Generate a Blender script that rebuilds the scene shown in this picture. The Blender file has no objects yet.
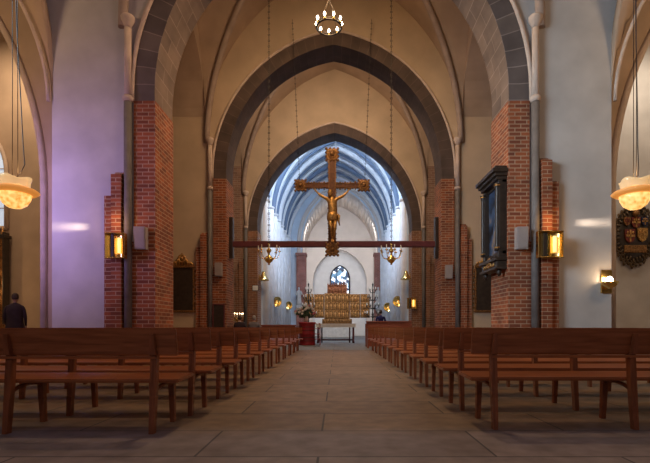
import bpy, bmesh, math, random
from mathutils import Vector, Matrix, Euler
random.seed(7)
sc = bpy.context.scene
COL = sc.collection
PI = math.pi

# ------------------------------------------------------------------ camera, world, light
cam_data = bpy.data.cameras.new('camera')
cam = bpy.data.objects.new('camera', cam_data); COL.objects.link(cam)
cam.location = (0.13, 0.0, 0.90); cam.rotation_euler = (PI/2, 0, 0)
cam_data.sensor_width = 36.0; cam_data.lens = 450/650*36
cam_data.shift_x = -12/650; cam_data.shift_y = 95.5/650
cam_data.clip_end = 200
sc.camera = cam
sc.view_settings.view_transform = 'Standard'; sc.view_settings.look = 'None'
sc.view_settings.gamma = 1.0; sc.view_settings.exposure = 0.0
sc.view_settings.use_curve_mapping = False
sc.cycles.use_denoising = True
sc.cycles.max_bounces = 8; sc.cycles.diffuse_bounces = 5

world = bpy.data.worlds.new('world'); sc.world = world; world.use_nodes = True
world.node_tree.nodes['Background'].inputs[0].default_value = (0.55, 0.68, 0.95, 1)
world.node_tree.nodes['Background'].inputs[1].default_value = 0.35

def area(name, loc, target, size, power, color, spread=180, size_y=None):
    l = bpy.data.lights.new(name, 'AREA'); l.energy = power; l.color = color
    l.size = size
    if size_y: l.shape = 'RECTANGLE'; l.size_y = size_y
    l.spread = math.radians(spread)
    o = bpy.data.objects.new(name, l); COL.objects.link(o)
    o.location = loc
    d = Vector(target) - Vector(loc)
    o.rotation_euler = d.to_track_quat('-Z', 'Y').to_euler()
    return o
WARM = (1.0, 0.66, 0.36); COOL = (0.62, 0.78, 1.0); VIOLET = (0.50, 0.36, 1.0)
# daylight from the windows of the west end, behind the camera; violet and pink lights are added to tint the left wall
area('daylight_west', (0, -3.2, 6.0), (0, 6, 1.0), 5, 78, (0.78, 0.74, 1.0), 170, 5)
area('daylight_right_wall', (-5.5, 4.6, 6.0), (6.2, 11.1, 4.5), 4.0, 240, (0.66, 0.84, 1.0), 80, 4)
area('violet_left_wall', (-9.6, 7.2, 3.4), (-7.0, 11.1, 3.9), 0.7, 58, VIOLET, 70, 3)
area('pink_left_wall', (5.5, 4.6, 6.5), (-6.0, 11.1, 6.5), 2.5, 48, (1.0, 0.60, 0.56), 90, 3)
# added unseen area lights, bay by bay: warm in the nave, cool in the choir
area('fill_crossing', (0, 10.6, 12.2), (0, 8.0, 0.0), 1.0, 300, WARM, 180, 0.6)
area('fill_first_bay', (0, 12.6, 12.2), (0, 17.5, 4.0), 3.0, 215, WARM, 180, 0.8)
area('fill_first_bay_down', (0, 14.6, 13.2), (0, 14.6, 0.0), 2.0, 205, WARM, 150)
area('fill_second_bay', (0, 19.6, 12.9), (0, 25.0, 6.0), 3.0, 360, (1.0, 0.74, 0.52), 180, 0.7)
area('daylight_choir', (0, 26.75, 12.5), (0, 36.0, 3.5), 4.0, 520, COOL, 180, 0.8)
area('daylight_choir_left', (-3.5, 26.8, 11.3), (4.2, 33.0, 3.0), 0.8, 360, COOL, 150, 0.8)
area('daylight_choir_right', (3.5, 26.8, 11.3), (-4.2, 33.0, 3.0), 0.8, 360, COOL, 150, 0.8)
area('daylight_apse_left', (-2.85, 41.4, 7.0), (0.9, 46, 6.5), 0.4, 130, (1.0, 0.93, 0.86), 180, 8)
area('daylight_apse_right', (3.69, 41.4, 7.0), (0.0, 46, 6.5), 0.4, 130, (1.0, 0.93, 0.86), 180, 8)
_l = bpy.data.lights.new('altar_fill_spot', 'SPOT'); _l.energy = 2600; _l.color = (1, .78, .52); _l.spot_size = math.radians(24); _l.spot_blend = .6; _l.shadow_soft_size = .1  # added unseen spot that brightens the altarpiece
_o = bpy.data.objects.new('altar_fill_spot', _l); COL.objects.link(_o); _o.location = (0, 26.85, 12.3)
_o.rotation_euler = (Vector((.14, 39.6, 2.8)) - _o.location).to_track_quat('-Z', 'Y').to_euler()
area('aisle_left_glow', (-10.0, 7.0, 8.5), (-9.0, 12.2, 6.0), 1.5, 110, WARM, 180)
area('aisle_right_glow', (10.0, 7.0, 8.5), (9.0, 12.2, 6.0), 1.5, 110, WARM, 180)
area('aisle_left_back', (-10.5, 13.4, 10.0), (-10.5, 15.5, 4.0), 1.5, 130, (1, .75, .5), 180)
area('aisle_right_back', (10.5, 13.4, 10.0), (10.5, 15.5, 4.0), 1.5, 110, (1, .84, .66), 180)

# ------------------------------------------------------------------ materials
def nt(name):
    m = bpy.data.materials.new(name); m.use_nodes = True
    t = m.node_tree; b = t.nodes['Principled BSDF']
    return m, t, b
def lnk(t, a, b): t.links.new(a, b)
def coords(t, scale=1.0, uv=False):
    """Wall-wrapping coordinates: (horizontal along the face, height, 0)."""
    tc = t.nodes.new('ShaderNodeTexCoord')
    if uv: return tc.outputs['UV']
    sep = t.nodes.new('ShaderNodeSeparateXYZ'); lnk(t, tc.outputs['Object'], sep.inputs[0])
    g = t.nodes.new('ShaderNodeNewGeometry')
    sn = t.nodes.new('ShaderNodeSeparateXYZ'); lnk(t, g.outputs['True Normal'], sn.inputs[0])
    def gt(sock):
        a = t.nodes.new('ShaderNodeMath'); a.operation = 'ABSOLUTE'; lnk(t, sock, a.inputs[0])
        c = t.nodes.new('ShaderNodeMath'); c.operation = 'GREATER_THAN'; c.inputs[1].default_value = .6
        lnk(t, a.outputs[0], c.inputs[0]); return c.outputs[0]
    def mix(f, a, b):
        m = t.nodes.new('ShaderNodeMix'); m.data_type = 'FLOAT'
        lnk(t, f, m.inputs[0]); lnk(t, a, m.inputs[2]); lnk(t, b, m.inputs[3]); return m.outputs[0]
    u = mix(gt(sn.outputs[0]), sep.outputs[0], sep.outputs[1])
    v = mix(gt(sn.outputs[2]), sep.outputs[2], sep.outputs[1])
    cmb = t.nodes.new('ShaderNodeCombineXYZ'); lnk(t, u, cmb.inputs[0]); lnk(t, v, cmb.inputs[1])
    return cmb.outputs[0]
def noise_mul(t, col_sock, scale, lo, hi, detail=4, coord=None):
    n = t.nodes.new('ShaderNodeTexNoise'); n.inputs['Scale'].default_value = scale; n.inputs['Detail'].default_value = detail
    tc = t.nodes.new('ShaderNodeTexCoord'); lnk(t, coord or tc.outputs['Object'], n.inputs['Vector'])
    r = t.nodes.new('ShaderNodeMapRange'); r.inputs['From Min'].default_value = .3; r.inputs['From Max'].default_value = .7
    r.inputs['To Min'].default_value = lo; r.inputs['To Max'].default_value = hi
    lnk(t, n.outputs['Fac'], r.inputs['Value'])
    mx = t.nodes.new('ShaderNodeMix'); mx.data_type = 'RGBA'; mx.blend_type = 'MULTIPLY'; mx.inputs[0].default_value = 1
    lnk(t, col_sock, mx.inputs[6]); lnk(t, r.outputs['Result'], mx.inputs[7])
    return mx.outputs[2], n
def bump(t, b, sock, strength=.3, dist=.02):
    bp = t.nodes.new('ShaderNodeBump'); bp.inputs['Strength'].default_value = strength; bp.inputs['Distance'].default_value = dist
    lnk(t, sock, bp.inputs['Height']); lnk(t, bp.outputs[0], b.inputs['Normal'])
def plain(name, col, rough=.6, metal=0, nscale=6, lo=.85, hi=1.12, bmp=.15, spec=.5):
    m, t, b = nt(name)
    rgb = t.nodes.new('ShaderNodeRGB'); rgb.outputs[0].default_value = (*col, 1)
    c, n = noise_mul(t, rgb.outputs[0], nscale, lo, hi)
    lnk(t, c, b.inputs['Base Color'])
    b.inputs['Roughness'].default_value = rough; b.inputs['Metallic'].default_value = metal
    b.inputs['Specular IOR Level'].default_value = spec
    if bmp: bump(t, b, n.outputs['Fac'], bmp, .02)
    return m
def bricks(name, c1, c2, mortar, w, h, ms, uv=False, rough=.85, off=.5, bmp=.5, lo=.75, hi=1.2):
    m, t, b = nt(name)
    br = t.nodes.new('ShaderNodeTexBrick'); lnk(t, coords(t, uv=uv), br.inputs['Vector'])
    br.inputs['Color1'].default_value = (*c1, 1); br.inputs['Color2'].default_value = (*c2, 1); br.inputs['Mortar'].default_value = (*mortar, 1)
    br.inputs['Scale'].default_value = 1; br.inputs['Mortar Size'].default_value = ms; br.inputs['Mortar Smooth'].default_value = .2
    br.inputs['Brick Width'].default_value = w; br.inputs['Row Height'].default_value = h
    br.offset = off
    c, n = noise_mul(t, br.outputs['Color'], 1.7, lo, hi)
    lnk(t, c, b.inputs['Base Color']); b.inputs['Roughness'].default_value = rough
    inv = t.nodes.new('ShaderNodeMath'); inv.operation = 'SUBTRACT'; inv.inputs[0].default_value = 1; lnk(t, br.outputs['Fac'], inv.inputs[1])
    bump(t, b, inv.outputs[0], bmp, .012)
    return m
def emit(name, col, strength, base=None):
    m, t, b = nt(name)
    b.inputs['Base Color'].default_value = (*(base or col), 1)
    b.inputs['Emission Color'].default_value = (*col, 1); b.inputs['Emission Strength'].default_value = strength
    return m
def wood(name, col, rough=.45, axis_scale=(1.2, 14, 14)):
    m, t, b = nt(name)
    tc = t.nodes.new('ShaderNodeTexCoord'); mp = t.nodes.new('ShaderNodeMapping'); mp.inputs['Scale'].default_value = axis_scale
    lnk(t, tc.outputs['Object'], mp.inputs[0])
    n = t.nodes.new('ShaderNodeTexNoise'); n.inputs['Scale'].default_value = 2.2; n.inputs['Detail'].default_value = 5; n.inputs['Distortion'].default_value = .4
    lnk(t, mp.outputs[0], n.inputs['Vector'])
    r = t.nodes.new('ShaderNodeValToRGB')
    r.color_ramp.elements[0].position = .3; r.color_ramp.elements[0].color = (col[0]*.62, col[1]*.55, col[2]*.5, 1)
    r.color_ramp.elements[1].position = .7; r.color_ramp.elements[1].color = (col[0]*1.15, col[1]*1.15, col[2]*1.15, 1)
    lnk(t, n.outputs['Fac'], r.inputs[0]); lnk(t, r.outputs[0], b.inputs['Base Color'])
    b.inputs['Roughness'].default_value = rough
    bump(t, b, n.outputs['Fac'], .08, .01)
    return m

M = {}
M['plaster'] = plain('plaster', (.54, .51, .48), .9, 0, 1.3, .86, 1.08, .12)
M['tan'] = plain('warm_lit_plaster', (.56, .42, .28), .9, 0, 1.0, .88, 1.08, .12)  # plaster with the warm light of the farther bays in its colour
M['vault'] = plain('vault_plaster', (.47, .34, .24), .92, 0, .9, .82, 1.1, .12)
M['rib'] = plain('rib_stone', (.40, .30, .24), .85, 0, 3, .85, 1.1, .1)
M['rib_pale'] = plain('pale_rib_plaster', (.60, .47, .38), .85, 0, 3, .85, 1.1, .1)
M['brick'] = bricks('red_brick', (.36, .095, .030), (.17, .045, .020), (.42, .27, .17), .29, .098, .011)
M['brick_dull'] = bricks('dull_brick', (.30, .125, .06), (.21, .085, .045), (.34, .25, .18), .34, .12, .012)
M['brick_pale'] = bricks('pale_brick', (.34, .19, .125), (.25, .13, .085), (.38, .29, .22), .34, .12, .012)
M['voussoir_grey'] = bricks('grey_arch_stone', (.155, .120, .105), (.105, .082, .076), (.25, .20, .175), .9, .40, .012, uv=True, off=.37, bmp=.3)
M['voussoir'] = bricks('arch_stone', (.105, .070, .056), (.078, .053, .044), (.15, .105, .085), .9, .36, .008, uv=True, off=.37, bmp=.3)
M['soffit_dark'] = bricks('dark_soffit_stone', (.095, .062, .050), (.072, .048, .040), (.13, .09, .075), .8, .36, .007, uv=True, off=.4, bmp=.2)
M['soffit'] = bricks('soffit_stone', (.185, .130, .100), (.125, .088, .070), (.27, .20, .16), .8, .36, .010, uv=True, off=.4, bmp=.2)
M['shaft'] = plain('shaft_stone', (.16, .14, .13), .7, 0, 5, .8, 1.15, .1)
M['choir'] = plain('choir_paint', (.62, .72, .84), .9, 0, 1.2, .9, 1.06, .1)
M['choir_groove'] = plain('choir_shade_blue', (.17, .23, .34), .9, 0, 1.2, .9, 1.06, .1)  # shade of the grooves between shafts, put into a darker colour
M['choir_white'] = plain('choir_white', (.80, .82, .86), .9, 0, 2.5, .9, 1.06, .1)
M['apse'] = plain('apse_plaster', (.74, .68, .64), .9, 0, 1.0, .92, 1.06, .1)
M['apse_low'] = plain('apse_white', (.82, .83, .85), .9, 0, 1.5, .92, 1.05, .1)
M['redstone'] = bricks('painted_brick', (.42, .14, .10), (.34, .11, .09), (.5, .36, .3), .3, .11, .012)
M['gold'] = plain('carved_gold', (.66, .37, .12), .38, .85, 22, .35, 1.3, .9)
M['gold_dark'] = plain('old_gold', (.33, .165, .06), .45, .8, 26, .3, 1.4, .9)
M['red_gold'] = plain('reddish_gold', (.50, .20, .10), .5, .6, 26, .4, 1.4, .8)
M['amber_ring'] = emit('amber_glass_ring', (1.0, .36, .06), .48, (.7, .35, .12))
M['brass'] = plain('brass', (.86, .60, .20), .24, 1, 9, .9, 1.08, .05)
M['dark_metal'] = plain('dark_metal', (.06, .05, .045), .5, .8, 9, .8, 1.2, .05)
M['black'] = plain('black_wood', (.034, .022, .015), .4, 0, 9, .7, 1.4, .2)
M['beam'] = plain('oxblood_wood', (.13, .028, .030), .5, 0, 5, .8, 1.2, .1)
M['cross_wood'] = plain('cross_wood', (.14, .055, .025), .5, .2, 14, .6, 1.5, .3)
M['bench'] = wood('bench_wood', (.36, .115, .040), .30)
M['bench_leg'] = wood('bench_leg_wood', (.29, .090, .034), .36, (14, 14, 1.2))
M['pew'] = wood('pew_wood', (.36, .10, .045), .4)
M['grey_box'] = plain('speaker_grey', (.34, .29, .27), .6, 0, 9, .95, 1.05, .05)
M['cloth_white'] = plain('white_cloth', (.78, .77, .75), .9, 0, 8, .95, 1.05, .1)
M['red'] = plain('crimson_paint', (.38, .02, .03), .4, 0, 8, .8, 1.1, .05)
M['candle'] = plain('candle_wax', (.85, .80, .68), .5, 0, 8, .95, 1.05, 0)
M['flame'] = emit('flame', (1.0, .72, .38), 14)
M['bulb'] = emit('bulb', (1.0, .86, .66), 22)
M['tube'] = emit('lamp_tube', (1.0, .66, .24), 1.5)
M['skin'] = plain('skin', (.55, .32, .23), .5, 0, 8, .95, 1.05, 0)
M['hair'] = plain('brown_hair', (.06, .035, .022), .7, 0, 30, .6, 1.3, .3)
M['hair_grey'] = plain('grey_hair', (.32, .30, .28), .7, 0, 30, .7, 1.2, .3)
M['coat'] = plain('dark_coat', (.035, .020, .030), .85, 0, 10, .8, 1.2, .1)
M['coat_grey'] = plain('grey_coat', (.16, .15, .17), .85, 0, 10, .8, 1.2, .1)
M['shield_red'] = plain('shield_red', (.17, .03, .02), .5, .2, 20, .5, 1.4, .2)
M['shield_blue'] = plain('shield_blue', (.03, .04, .10), .5, .2, 20, .5, 1.4, .2)
M['gilt'] = plain('gilt_carving', (.85, .45, .16), .45, .45, 9, .45, 1.35, .6)
M['blue'] = plain('navy_jumper', (.022, .028, .16), .85, 0, 10, .8, 1.2, .1)
M['trousers'] = plain('trousers', (.03, .03, .04), .85, 0, 10, .8, 1.2, .1)
M['leafgreen'] = plain('leaf_green', (.045, .085, .045), .7, 0, 15, .6, 1.4, .2)
M['petal'] = plain('petal_white', (.75, .70, .66), .7, 0, 15, .85, 1.1, .1)
M['petal_pink'] = plain('petal_pink', (.62, .22, .22), .7, 0, 15, .85, 1.1, .1)
M['stone_pale'] = plain('pale_stone', (.62, .60, .58), .7, 0, 5, .85, 1.1, .2)

def floor_material():
    m, t, b = nt('floor_stone')
    tc = t.nodes.new('ShaderNodeTexCoord')
    br = t.nodes.new('ShaderNodeTexBrick'); lnk(t, tc.outputs['Object'], br.inputs['Vector'])
    br.inputs['Color1'].default_value = (.25, .165, .100, 1); br.inputs['Color2'].default_value = (.195, .128, .080, 1)
    br.inputs['Mortar'].default_value = (.050, .038, .030, 1); br.inputs['Scale'].default_value = 1
    br.inputs['Mortar Size'].default_value = .010; br.inputs['Mortar Smooth'].default_value = .3
    br.inputs['Brick Width'].default_value = 2.1; br.inputs['Row Height'].default_value = .78; br.offset = .41
    # paving of the choir: paler, greyer slabs from y = 17.6 on; a bluer tint before the benches too
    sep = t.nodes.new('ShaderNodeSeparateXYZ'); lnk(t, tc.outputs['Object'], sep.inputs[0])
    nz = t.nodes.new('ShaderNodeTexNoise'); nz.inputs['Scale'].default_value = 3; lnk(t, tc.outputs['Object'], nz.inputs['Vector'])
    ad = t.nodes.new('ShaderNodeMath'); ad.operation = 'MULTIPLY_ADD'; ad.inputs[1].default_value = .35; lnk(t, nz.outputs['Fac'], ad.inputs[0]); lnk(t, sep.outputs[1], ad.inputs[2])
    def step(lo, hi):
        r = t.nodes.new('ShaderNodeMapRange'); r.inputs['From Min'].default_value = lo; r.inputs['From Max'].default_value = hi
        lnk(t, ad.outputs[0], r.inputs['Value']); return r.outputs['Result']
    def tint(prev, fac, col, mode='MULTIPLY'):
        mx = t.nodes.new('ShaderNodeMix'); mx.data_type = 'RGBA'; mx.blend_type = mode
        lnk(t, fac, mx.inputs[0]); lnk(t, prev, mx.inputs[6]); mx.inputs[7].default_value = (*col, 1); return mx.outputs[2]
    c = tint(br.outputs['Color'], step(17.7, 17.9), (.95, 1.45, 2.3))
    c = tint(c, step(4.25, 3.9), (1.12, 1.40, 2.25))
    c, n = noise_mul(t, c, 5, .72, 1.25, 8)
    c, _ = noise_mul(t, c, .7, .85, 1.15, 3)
    lnk(t, c, b.inputs['Base Color']); b.inputs['Roughness'].default_value = .55
    inv = t.nodes.new('ShaderNodeMath'); inv.operation = 'SUBTRACT'; inv.inputs[0].default_value = 1; lnk(t, br.outputs['Fac'], inv.inputs[1])
    bump(t, b, inv.outputs[0], .35, .01)
    return m
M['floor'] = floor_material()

def painted_vault():
    m, t, b = nt('painted_choir_vault')
    v = t.nodes.new('ShaderNodeTexVoronoi'); v.inputs['Scale'].default_value = 2.6
    tc = t.nodes.new('ShaderNodeTexCoord'); lnk(t, tc.outputs['Object'], v.inputs['Vector'])
    r = t.nodes.new('ShaderNodeValToRGB'); r.color_ramp.elements[0].position = .12; r.color_ramp.elements[0].color = (.22, .27, .36, 1)
    r.color_ramp.elements[1].position = .3; r.color_ramp.elements[1].color = (.60, .68, .78, 1)
    lnk(t, v.outputs['Distance'], r.inputs[0])
    c, n = noise_mul(t, r.outputs[0], 1.5, .85, 1.1)
    lnk(t, c, b.inputs['Base Color']); b.inputs['Roughness'].default_value = .9
    return m
M['choir_vault'] = painted_vault()

def lamp_glass():
    m, t, b = nt('amber_glass')
    tc = t.nodes.new('ShaderNodeTexCoord')
    n = t.nodes.new('ShaderNodeTexNoise'); n.inputs['Scale'].default_value = 14; n.inputs['Detail'].default_value = 5; lnk(t, tc.outputs['Object'], n.inputs['Vector'])
    r = t.nodes.new('ShaderNodeValToRGB'); r.color_ramp.elements[0].position = .35; r.color_ramp.elements[0].color = (.75, .26, .03, 1)
    r.color_ramp.elements[1].position = .6; r.color_ramp.elements[1].color = (1, .62, .20, 1)
    lnk(t, n.outputs['Fac'], r.inputs[0]); lnk(t, r.outputs[0], b.inputs['Emission Color']); b.inputs['Emission Strength'].default_value = 1.25
    b.inputs['Base Color'].default_value = (.8, .55, .25, 1); b.inputs['Roughness'].default_value = .2
    return m
M['amber'] = lamp_glass()
def shade_glass():
    m, t, b = nt('frosted_glass')
    b.inputs['Base Color'].default_value = (.80, .66, .42, 1); b.inputs['Roughness'].default_value = .25
    b.inputs['Transmission Weight'].default_value = .35
    b.inputs['Emission Color'].default_value = (1, .70, .36, 1); b.inputs['Emission Strength'].default_value = .28
    return m
M['shade'] = shade_glass()
def stained(name, cols, scale, strength, line=.06):
    m, t, b = nt(name)
    tc = t.nodes.new('ShaderNodeTexCoord')
    v = t.nodes.new('ShaderNodeTexVoronoi'); v.inputs['Scale'].default_value = scale; lnk(t, tc.outputs['Object'], v.inputs['Vector'])
    r = t.nodes.new('ShaderNodeValToRGB'); r.color_ramp.interpolation = 'CONSTANT'
    els = r.color_ramp.elements
    els[0].position = 0; els[0].color = (*cols[0], 1); els[1].position = 1/len(cols); els[1].color = (*cols[1], 1)
    for i, c in enumerate(cols[2:], 2):
        e = els.new(i/len(cols)); e.color = (*c, 1)
    lnk(t, v.outputs['Color'], r.inputs[0])
    lnk(t, r.outputs[0], b.inputs['Emission Color']); b.inputs['Emission Strength'].default_value = strength
    lnk(t, r.outputs[0], b.inputs['Base Color']); b.inputs['Roughness'].default_value = .3
    return m
M['stained'] = stained('stained_glass', [(.75, .85, 1), (.05, .12, .22), (.85, .92, 1), (.10, .22, .35), (.03, .05, .10), (.8, .85, .95)], 3.2, 1.1)
M['daylight'] = emit('daylight_glass', (.62, .76, .95), .55)
M['glass_rose'] = stained('window_glass', [(.60, .72, .95), (.45, .55, .8)], 3, .9)

# ------------------------------------------------------------------ mesh helpers
class B:
    def __init__(s): s.bm = bmesh.new(); s.uv = s.bm.loops.layers.uv.new('UVMap'); s.mi = 0
    def _f(s, vs, smooth=False):
        try: f = s.bm.faces.new(vs)
        except ValueError: return None
        f.material_index = s.mi; f.smooth = smooth; return f
    def box(s, x0, x1, y0, y1, z0, z1, bev=0):
        v = [s.bm.verts.new(p) for p in [(x0,y0,z0),(x1,y0,z0),(x1,y1,z0),(x0,y1,z0),(x0,y0,z1),(x1,y0,z1),(x1,y1,z1),(x0,y1,z1)]]
        fs = [s._f([v[i] for i in q]) for q in [(3,2,1,0),(4,5,6,7),(0,1,5,4),(1,2,6,5),(2,3,7,6),(3,0,4,7)]]
        if bev:
            es = list({e for f in fs for e in f.edges})
            r = bmesh.ops.bevel(s.bm, geom=es, offset=bev, segments=2, affect='EDGES', profile=.5)
            for f in r['faces']: f.material_index = s.mi
        return s
    def hexa(s, bot, top):
        v = [s.bm.verts.new(p) for p in list(bot)+list(top)]
        for q in [(3,2,1,0),(4,5,6,7),(0,1,5,4),(1,2,6,5),(2,3,7,6),(3,0,4,7)]: s._f([v[i] for i in q])
        return s
    def tube(s, path, r, n=8, closed=False, cap=True, smooth=True):
        path = [Vector(p) for p in path]; N = len(path)
        rs = r if isinstance(r, (list, tuple)) else [r]*N
        rings = []; prev = None
        for i, p in enumerate(path):
            if closed: d = path[(i+1) % N] - path[i-1]
            else: d = path[min(i+1, N-1)] - path[max(i-1, 0)]
            d = d.normalized() if d.length > 1e-9 else Vector((0,0,1))
            if prev is None:
                a = Vector((0,0,1)) if abs(d.z) < .9 else Vector((1,0,0))
                u = d.cross(a).normalized()
            else: u = (prev - d*prev.dot(d)).normalized()
            prev = u; w = d.cross(u)
            rings.append([s.bm.verts.new(p + (u*math.cos(2*PI*k/n) + w*math.sin(2*PI*k/n))*rs[i]) for k in range(n)])
        for i in range(N if closed else N-1):
            a, b = rings[i], rings[(i+1) % N]
            for k in range(n): s._f([a[k], a[(k+1)%n], b[(k+1)%n], b[k]], smooth)
        if cap and not closed: s._f(rings[0][::-1]); s._f(rings[-1])
        return s
    def ell(s, c, r, n=12, m=8, rot=None):
        if not isinstance(r, (list, tuple)): r = (r, r, r)
        c = Vector(c); R = rot or Matrix.Identity(3)
        P = lambda a, b: c + R @ Vector((r[0]*math.sin(a)*math.cos(b), r[1]*math.sin(a)*math.sin(b), r[2]*math.cos(a)))
        top = s.bm.verts.new(P(0,0)); bot = s.bm.verts.new(P(PI,0))
        rg = [[s.bm.verts.new(P(PI*i/m, 2*PI*k/n)) for k in range(n)] for i in range(1, m)]
        for k in range(n):
            s._f([top, rg[0][k], rg[0][(k+1)%n]], True); s._f([bot, rg[-1][(k+1)%n], rg[-1][k]], True)
            for i in range(m-2): s._f([rg[i][k], rg[i+1][k], rg[i+1][(k+1)%n], rg[i][(k+1)%n]], True)
        return s
    def lathe(s, prof, c=(0,0,0), n=20, sx=1, sy=1, flute=0, nf=8):
        c = Vector(c); rings = []
        for (r, z) in prof:
            rings.append([s.bm.verts.new(c + Vector((r*(1+flute*math.cos(nf*2*PI*k/n))*math.cos(2*PI*k/n)*sx, r*(1+flute*math.cos(nf*2*PI*k/n))*math.sin(2*PI*k/n)*sy, z))) for k in range(n)])
        for a, b in zip(rings, rings[1:]):
            for k in range(n): s._f([a[k], a[(k+1)%n], b[(k+1)%n], b[k]], True)
        if prof[0][0] > 1e-4: s._f(rings[0][::-1])
        if prof[-1][0] > 1e-4: s._f(rings[-1])
        return s
    def torus(s, c, R, r, axis='z', n=16, m=6, sx=1, sy=1):
        c = Vector(c); pts = []
        for k in range(n):
            a = 2*PI*k/n; u, v = R*math.cos(a)*sx, R*math.sin(a)*sy
            pts.append(c + {'z': Vector((u,v,0)), 'y': Vector((u,0,v)), 'x': Vector((0,u,v))}[axis])
        return s.tube(pts, r, m, closed=True)
    def prism(s, pts, y0, y1):
        """Outline in x,z, extruded along y."""
        f = [s.bm.verts.new((x, y0, z)) for x, z in pts]; b = [s.bm.verts.new((x, y1, z)) for x, z in pts]
        s._f(f); s._f(b[::-1]); n = len(pts)
        for i in range(n): s._f([f[i], b[i], b[(i+1)%n], f[(i+1)%n]])
        return s
    def build(s, name, mats, parent=None, normals=True):
        me = bpy.data.meshes.new(name)
        if normals: bmesh.ops.recalc_face_normals(s.bm, faces=s.bm.faces)
        s.bm.to_mesh(me); s.bm.free()
        for m in (mats if isinstance(mats, (list, tuple)) else [mats]): me.materials.append(M[m] if isinstance(m, str) else m)
        o = bpy.data.objects.new(name, me); COL.objects.link(o)
        if parent: o.parent = parent
        return o
def tag(o, label=None, cat=None, group=None, kind=None):
    if label: o['label'] = label
    if cat: o['category'] = cat
    if group: o['group'] = group
    if kind: o['kind'] = kind
    return o
def struct(o, label, cat): return tag(o, label, cat, kind='structure')
def empty(name, loc, rz=0):
    o = bpy.data.objects.new(name, None); COL.objects.link(o); o.location = loc; o.rotation_euler.z = rz
    o.empty_display_size = .1
    return o
def copy_tree(o, parent=None):
    c = o.copy(); COL.objects.link(c); c.parent = parent
    for ch in list(o.children): copy_tree(ch, c)
    return c

# ------------------------------------------------------------------ the building
T = 1.1
ZW = [11.1, 18.2, 25.3]                # fronts of the transverse walls
A, HS, RISE = 4.35, 7.4, 4.9           # nave arches
def arc(h, hs, rise, x):               # height of a pointed arch of half span h at distance x from its axis
    R = (h*h + rise*rise)/(2*h); x = min(abs(x), h)
    v = R*R - (x + R - h)**2
    return hs + math.sqrt(max(v, 0))
def arc_path(h, hs, rise, n=18, cx=0, base=None):
    """left foot -> apex -> right foot, evenly spaced by angle"""
    R = (h*h + rise*rise)/(2*h); cxr = h - R
    amax = math.atan2(rise, -cxr)
    right = [(cxr + R*math.cos(amax*k/n), hs + R*math.sin(amax*k/n)) for k in range(n+1)]
    pts = [(-x, z) for x, z in right] + [(x, z) for x, z in right[::-1][1:]]
    if base is not None: pts = [(-h, base)] + pts + [(h, base)]
    return [(cx+x, z) for x, z in pts]
def curtain(name, segs, top, y0, y1, mat, label, axis='x', extra=None):
    """A wall with arched openings. segs: lower outline from one end to the other (u, z)."""
    b = B()
    P = (lambda u, y, z: (u, y, z)) if axis == 'x' else (lambda u, y, z: (y, u, z))
    for (u0, z0), (u1, z1) in zip(segs, segs[1:]):
        if abs(u1-u0) > 1e-6:
            for y in (y0, y1):
                b._f([b.bm.verts.new(P(u0,y,z0)), b.bm.verts.new(P(u1,y,z1)), b.bm.verts.new(P(u1,y,top)), b.bm.verts.new(P(u0,y,top))])
        b._f([b.bm.verts.new(P(u0,y0,z0)), b.bm.verts.new(P(u1,y0,z1)), b.bm.verts.new(P(u1,y1,z1)), b.bm.verts.new(P(u0,y1,z0))])
    for u, z in (segs[0], segs[-1]):
        b._f([b.bm.verts.new(P(u,y0,z)), b.bm.verts.new(P(u,y1,z)), b.bm.verts.new(P(u,y1,top)), b.bm.verts.new(P(u,y0,top))])
    u0, u1 = segs[0][0], segs[-1][0]
    b._f([b.bm.verts.new(P(u0,y0,top)), b.bm.verts.new(P(u1,y0,top)), b.bm.verts.new(P(u1,y1,top)), b.bm.verts.new(P(u0,y1,top))])
    o = b.build(name, mat); struct(o, label, 'wall'); return o

# floor
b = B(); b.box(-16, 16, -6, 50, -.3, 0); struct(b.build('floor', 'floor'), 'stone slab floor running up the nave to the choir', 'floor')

def arch_ring(h, hs, rise, w, y0, y1, base, name, label, cx=0, mats=('voussoir', 'soffit')):
    inn = arc_path(h, hs, rise, 20, cx, base)
    out = arc_path(h+w, hs, rise+w*1.05, 20, cx, base)
    b = B(); s = 0
    S = [0]
    for p, q in zip(inn, inn[1:]): S.append(S[-1] + math.dist(p, q))
    def quad(pts, uvs, mi):
        b.mi = mi; f = b._f([b.bm.verts.new(p) for p in pts])
        for l, uv in zip(f.loops, uvs): l[b.uv].uv = uv
    for i in range(len(inn)-1):
        (x0, z0), (x1, z1), (X0, Z0), (X1, Z1) = inn[i], inn[i+1], out[i], out[i+1]
        s0, s1 = S[i], S[i+1]
        quad([(x0,y0,z0),(x1,y0,z1),(X1,y0,Z1),(X0,y0,Z0)], [(0,s0),(0,s1),(w,s1),(w,s0)], 0)
        quad([(x0,y1,z0),(X0,y1,Z0),(X1,y1,Z1),(x1,y1,z1)], [(0,s0),(w,s0),(w,s1),(0,s1)], 0)
        quad([(x0,y0,z0),(x0,y1,z0),(x1,y1,z1),(x1,y0,z1)], [(0,s0),(y1-y0,s0),(y1-y0,s1),(0,s1)], 1)
        quad([(X0,y0,Z0),(X1,y0,Z1),(X1,y1,Z1),(X0,y1,Z0)], [(0,s0),(0,s1),(.1,s1),(.1,s0)], 0)
    o = b.build(name, list(mats), normals=False); struct(o, label, 'arch')
    # pale moulding round the outer edge
    b = B(); b.tube([(x, y0-.01, z) for x, z in arc_path(h+w+.03, hs, rise+w*1.05+.03, 20, cx, base)], .055, 6)
    struct(b.build('trim_arch', 'rib_pale'), 'pale moulding round the outer edge of ' + label, 'trim')
    return o

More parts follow.
